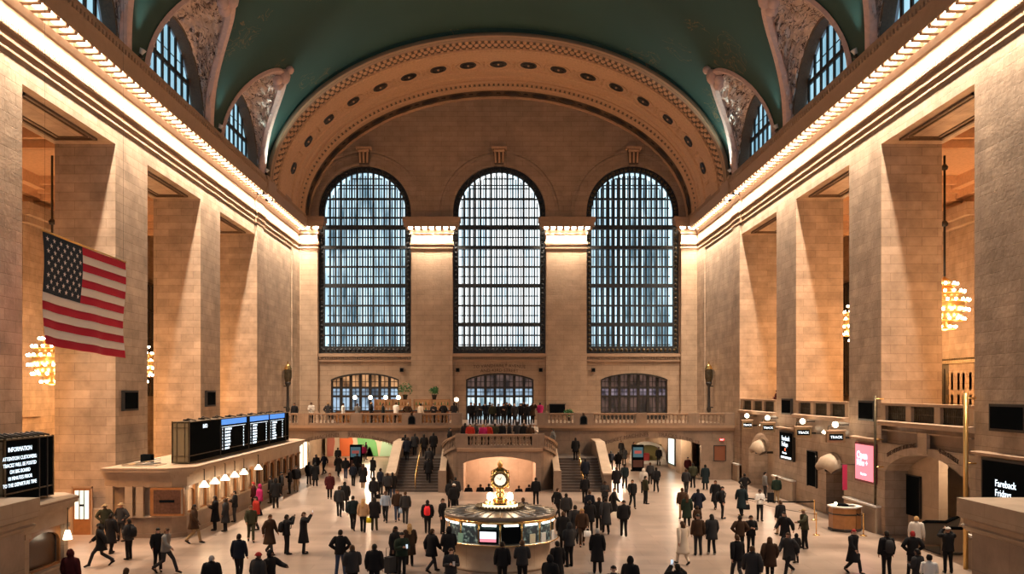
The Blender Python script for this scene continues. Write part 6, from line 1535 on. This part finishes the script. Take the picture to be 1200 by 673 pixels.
(881.7, 702, 'walk2', 175, 'parka', 'charcoal', 'charcoal', 'short', 'brown', 'person in charcoal at the bottom edge, right of centre'),
(902, 684, 'walk', 160, 'parka', 'brown', 'black', 'long', 'brown', 'woman with long hair and a dark parka near the bottom right'),
(914.5, 627, 'step', 200, 'jacket', 'black', 'tan', 'short', 'brown', 'person in black beside one with a red bag, right floor', 'tote:red:-1'),
(920, 646, 'stride', -60, 'parka', 'black', 'black', 'short', 'black', 'person in a black parka striding left behind the one reaching out'),
(943, 643, 'reach', -80, 'jacket', 'olive', 'black', 'cap', 'tan', 'person in a tan cap reaching out an arm to the left, right floor'),
(933, 660, 'stand', 200, 'puffer', 'black', 'black', 'hood', 'black', 'child in a black hooded coat beside the reaching person', 'child'),
(924.5, 676, 'stride', -50, 'parka', 'charcoal', 'black', 'short', 'brown', 'person in charcoal striding left near the bottom, right floor', 'ws'),
(1000, 672, 'walk', 30, 'long', 'black', 'black', 'short', 'red', 'person in a dark coat and red headwear carrying a briefcase', 'brief:black:1'),
(1039, 678, 'stand', 180, 'jacket', 'black', 'black', 'short', 'black', 'person with a patterned backpack near the right foreground pier', 'backpack:charcoal'),
(1069.5, 677, 'hip', 170, 'jacket', 'black', 'black', 'short', 'red', 'person in black with hands on hips facing the escalator'),
(1075, 705, 'phone', -150, 'jacket', 'charcoal', 'black', 'short', 'black', 'person in a charcoal suit at the bottom edge, right'),
(1089, 712, 'phone', 160, 'shirt', 'white', 'charcoal', 'short', 'black', 'person in a white shirt at the bottom edge, right'),
(1111, 672, 'photo', 170, 'jacket', 'black', 'black', 'cap', 'white', 'person in a pale cap taking a photo by the foreground pier, right'),
(1081, 655, 'stand', 150, 'jacket', 'pale', 'tan', 'short', 'blond', 'person in a pale jacket at the foot of the escalator'),
]
for d in D:
    px, py, pn, fc, kd, cc, tc, hk, hc, lb = d[:10]; ex = d[10] if len(d) > 10 else ''
    x, y = at(px, py); ws = ex == 'ws'
    if math.hypot(x-BX, y-BY) < 2.75:                       # keep clear of the booth
        v = Vector((x-BX, y-BY)).normalized()*2.78; x, y = BX+v.x, BY+v.y
    x = min(x, 17.0)
    if x < -13.8 and 39.6 < y < 66: x, y = (x, 39.55) if y < 41.4 else (-13.85, y)
    r = person(x, y, pn, fc, kd, cc, tc, hk, hc, lb, sc=.66 if ex == 'child' else None, white_shoes=ws); r['_p'] = pn
    if ex and ex not in ('ws', 'child'):
        q = ex.split(':'); col = q[1] if len(q) > 1 else 'black'; sd = int(q[2]) if len(q) > 2 else 1
        m = CM.get(col) or CM.setdefault('yellow', cm('yellow', (.65, .50, .02)))
        if col == 'red': m = CM.setdefault('brightred', cm('bright_red', (.75, .04, .05)))
        if q[0] == 'phone' and col == 'black': m = CM.setdefault('phone', mat('lit_phone_screen', (.5, .6, .7), .3, emit=(.6, .75, .9), es=.9))
        nm = {'backpack': '%s backpack worn by the ' % col, 'tote': '%s bag held by the ' % col, 'brief': '%s briefcase held by the ' % col, 'case': '%s suitcase beside the ' % col, 'phone': 'phone held by the ' if col == 'black' else 'white paper held by the '}[q[0]]
        carried(q[0], r, ' '.join((nm+lb).split()[:16]), m, sd)
    del r['_p']
CM['brightred'] = CM.get('brightred') or cm('bright_red', (.75, .04, .05))
# people standing in the ramp, on the stairs, on the landing and on the balcony
def stair_z(y): return max(0, min(2.0, (int((y-58.85)/TR)+1)*RI)) if y > 58.85 else 0
for i, (px, lb) in enumerate(((549, 'head of a person in the arched ramp, leftmost'), (563, 'head of a person in the arched ramp, second from the left'), (573, 'head of a person in the arched ramp, beside the clock'), (608, 'head of a person in the arched ramp, right of the clock'), (620, 'head of a person in the arched ramp, rightmost'))):
    y = 60.9+.25*(i % 3); person((px-584)*y/1020, y, 'stand', 180, 'jacket', 'black', 'black', 'short', ('black', 'brown', 'black', 'brown', 'black')[i], lb, z=-1.4, group='people in the ramp under the stairs')
SP = [(475, 64.6, 'black', 'person at the top of the left stair flight, leftmost'), (486, 65.2, 'charcoal', 'person at the top of the left stair flight, second from the left'), (508, 65.0, 'black', 'person at the top of the left stair flight, rightmost'),
      (497, 63.6, 'black', 'person on the upper steps in the middle of the left stair flight'), (503, 61.0, 'charcoal', 'person halfway up the left stair flight beside the handrail'), (502, 59.9, 'black', 'person on the lower steps of the left stair flight'),
      (477, 62.6, 'navy', 'person on the left stair flight against the outer parapet'), (674.5, 62.6, 'black', 'lone person in black near the top of the right stair flight'), (686, 59.6, 'navy', 'person in navy on the lowest steps of the right stair flight')]
for px, y, c, lb in SP: person((px-584)*y/1020, y, 'step', 180, 'parka', c, 'black', 'short', 'black', lb, z=stair_z(y), group='people on the stair flights')
for px, y, z, c, lb in ((527, 65.3, 2.35, 'black', 'person in black on the short upper stairs left of the landing'), (648, 65.3, 2.35, 'grey', 'person with a grey jacket on the short upper stairs right of the landing')):
    person((px-584)*y/1020, y, 'walk', 90 if px < 584 else -90, 'puffer', c, 'black', 'short', 'black', lb, z=z, group='people on the upper stairs')
LP = [(545, 62.5, 'black', 'short', 'black'), (551, 61.2, 'red', 'short', 'brown'), (558, 63.0, 'charcoal', 'short', 'black'), (566, 61.8, 'magenta', 'long', 'blond'), (572.5, 62.0, 'red', 'short', 'grey'), (580, 62.8, 'olive', 'short', 'black'), (588, 63.4, 'black', 'short', 'brown'), (597, 62.2, 'black', 'short', 'black'), (606, 63.2, 'charcoal', 'hood', 'black'), (614, 62.4, 'black', 'short', 'brown'), (621.5, 61.5, 'brown', 'short', 'brown'), (626, 62.6, 'pale', 'short', 'grey')]
od = ('leftmost', 'second', 'third', 'fourth', 'fifth', 'sixth', 'seventh', 'eighth', 'ninth', 'tenth', 'eleventh', 'twelfth')
for i, (px, y, c, hk, hc) in enumerate(LP): person((px-584)*y/1020, y, ('stand', 'step', 'phone')[i % 3], (180, 0, 90, 200, 160)[i % 5], 'puffer', c, 'black', hk, hc, '%s-coated person on the stair landing, %s from the left' % ({'red': 'bright red', 'magenta': 'magenta', 'pale': 'pale'}.get(c, c), od[i] if i else 'first'), z=2.85, group='people on the stair landing')
BP = [(552, 68.8, 'black'), (562, 69.4, 'charcoal'), (569, 68.4, 'navy'), (577, 69.0, 'olive'), (584, 69.8, 'black'), (590, 68.5, 'black'), (597, 69.3, 'teal'), (603, 68.6, 'charcoal'), (610, 69.0, 'black'), (618, 68.3, 'black'), (624, 69.2, 'brown'), (556, 70.6, 'black'), (574, 71.0, 'black'), (594, 71.2, 'charcoal'), (614, 70.8, 'navy')]
for i, (px, y, c) in enumerate(BP): person((px-584)*y/1020, y, ('stand', 'phone', 'photo', 'step')[i % 4], (0, 10, -15, 170, 20, 0)[i % 6], ('jacket', 'parka', 'puffer')[i % 3], c, 'black', 'short', ('black', 'brown', 'black', 'grey')[i % 4], '%s-clad person before the middle doors, %s in the %s row' % (c, ('first', 'second', 'third', 'fourth', 'fifth', 'sixth', 'seventh', 'eighth', 'ninth', 'tenth', 'eleventh')[i if i < 11 else i-11], 'front' if i < 11 else 'back'), z=ZB, group='crowd at the top of the stairs')
for px, y, c, lb in ((627, 71.0, 'magenta', 'person in bright pink leaning at the balustrade right of the middle doors'), (532, 68.6, 'charcoal', 'person in charcoal on the balcony just left of the stairs')): person((px-584)*y/1020 if px < 600 else 3.4, y, 'phone', 200, 'puffer', c, 'black', 'short', 'black', lb, z=ZB, group='people on the far balcony')
q = random.Random(2)
for i, x in enumerate((-16.3, -15.0, -13.7, -12.4, -11.3, -10.2, -9.2, -8.2, -7.3, -6.2, -5.2, -4.4)):
    c = ('black', 'pale', 'charcoal', 'white', 'grey', 'black', 'teal', 'white', 'brown', 'cream', 'charcoal', 'black')[i]
    person(x, 69.6+.2*(i % 3), ('stand', 'phone', 'hip')[i % 3], q.choice((0, 180, 90, -90, 150)), 'jacket', c, 'black', 'short', ('black', 'brown', 'blond')[i % 3], '%s-clad bar guest on the far balcony terrace, %s from the left wall' % (c, od[i] if i else 'first'), z=ZB, group='guests of the balcony bar')
for x, y, c, z, lb, f in ((19.2, 60.0, 'maroon', 5.2, 'person in maroon at the parapet of the farthest right gallery', -90), (19.5, 46.6, 'black', 5.2, 'person in black at the parapet of the middle right gallery', -90), (19.2, 57.9, 'black', 5.2, 'person in black beside the maroon one at the farthest right gallery', -60)):
    person(x, y, 'phone', f, 'puffer', c, 'black', 'short', 'black', lb, z=z, group='people on the right gallery')
for i, (x, c, lb) in enumerate(((19.9, 'cream', 'person in cream riding the escalator in the near right arch'), (20.5, 'charcoal', 'person in charcoal riding the escalator behind the cream jacket'))):
    person(x, 37.1, 'step', -90, 'jacket', c, 'black', 'short', 'brown', lb, z=.1+.47*(x-19.9), group='escalator riders')
print('PEOPLE', NPEOPLE)
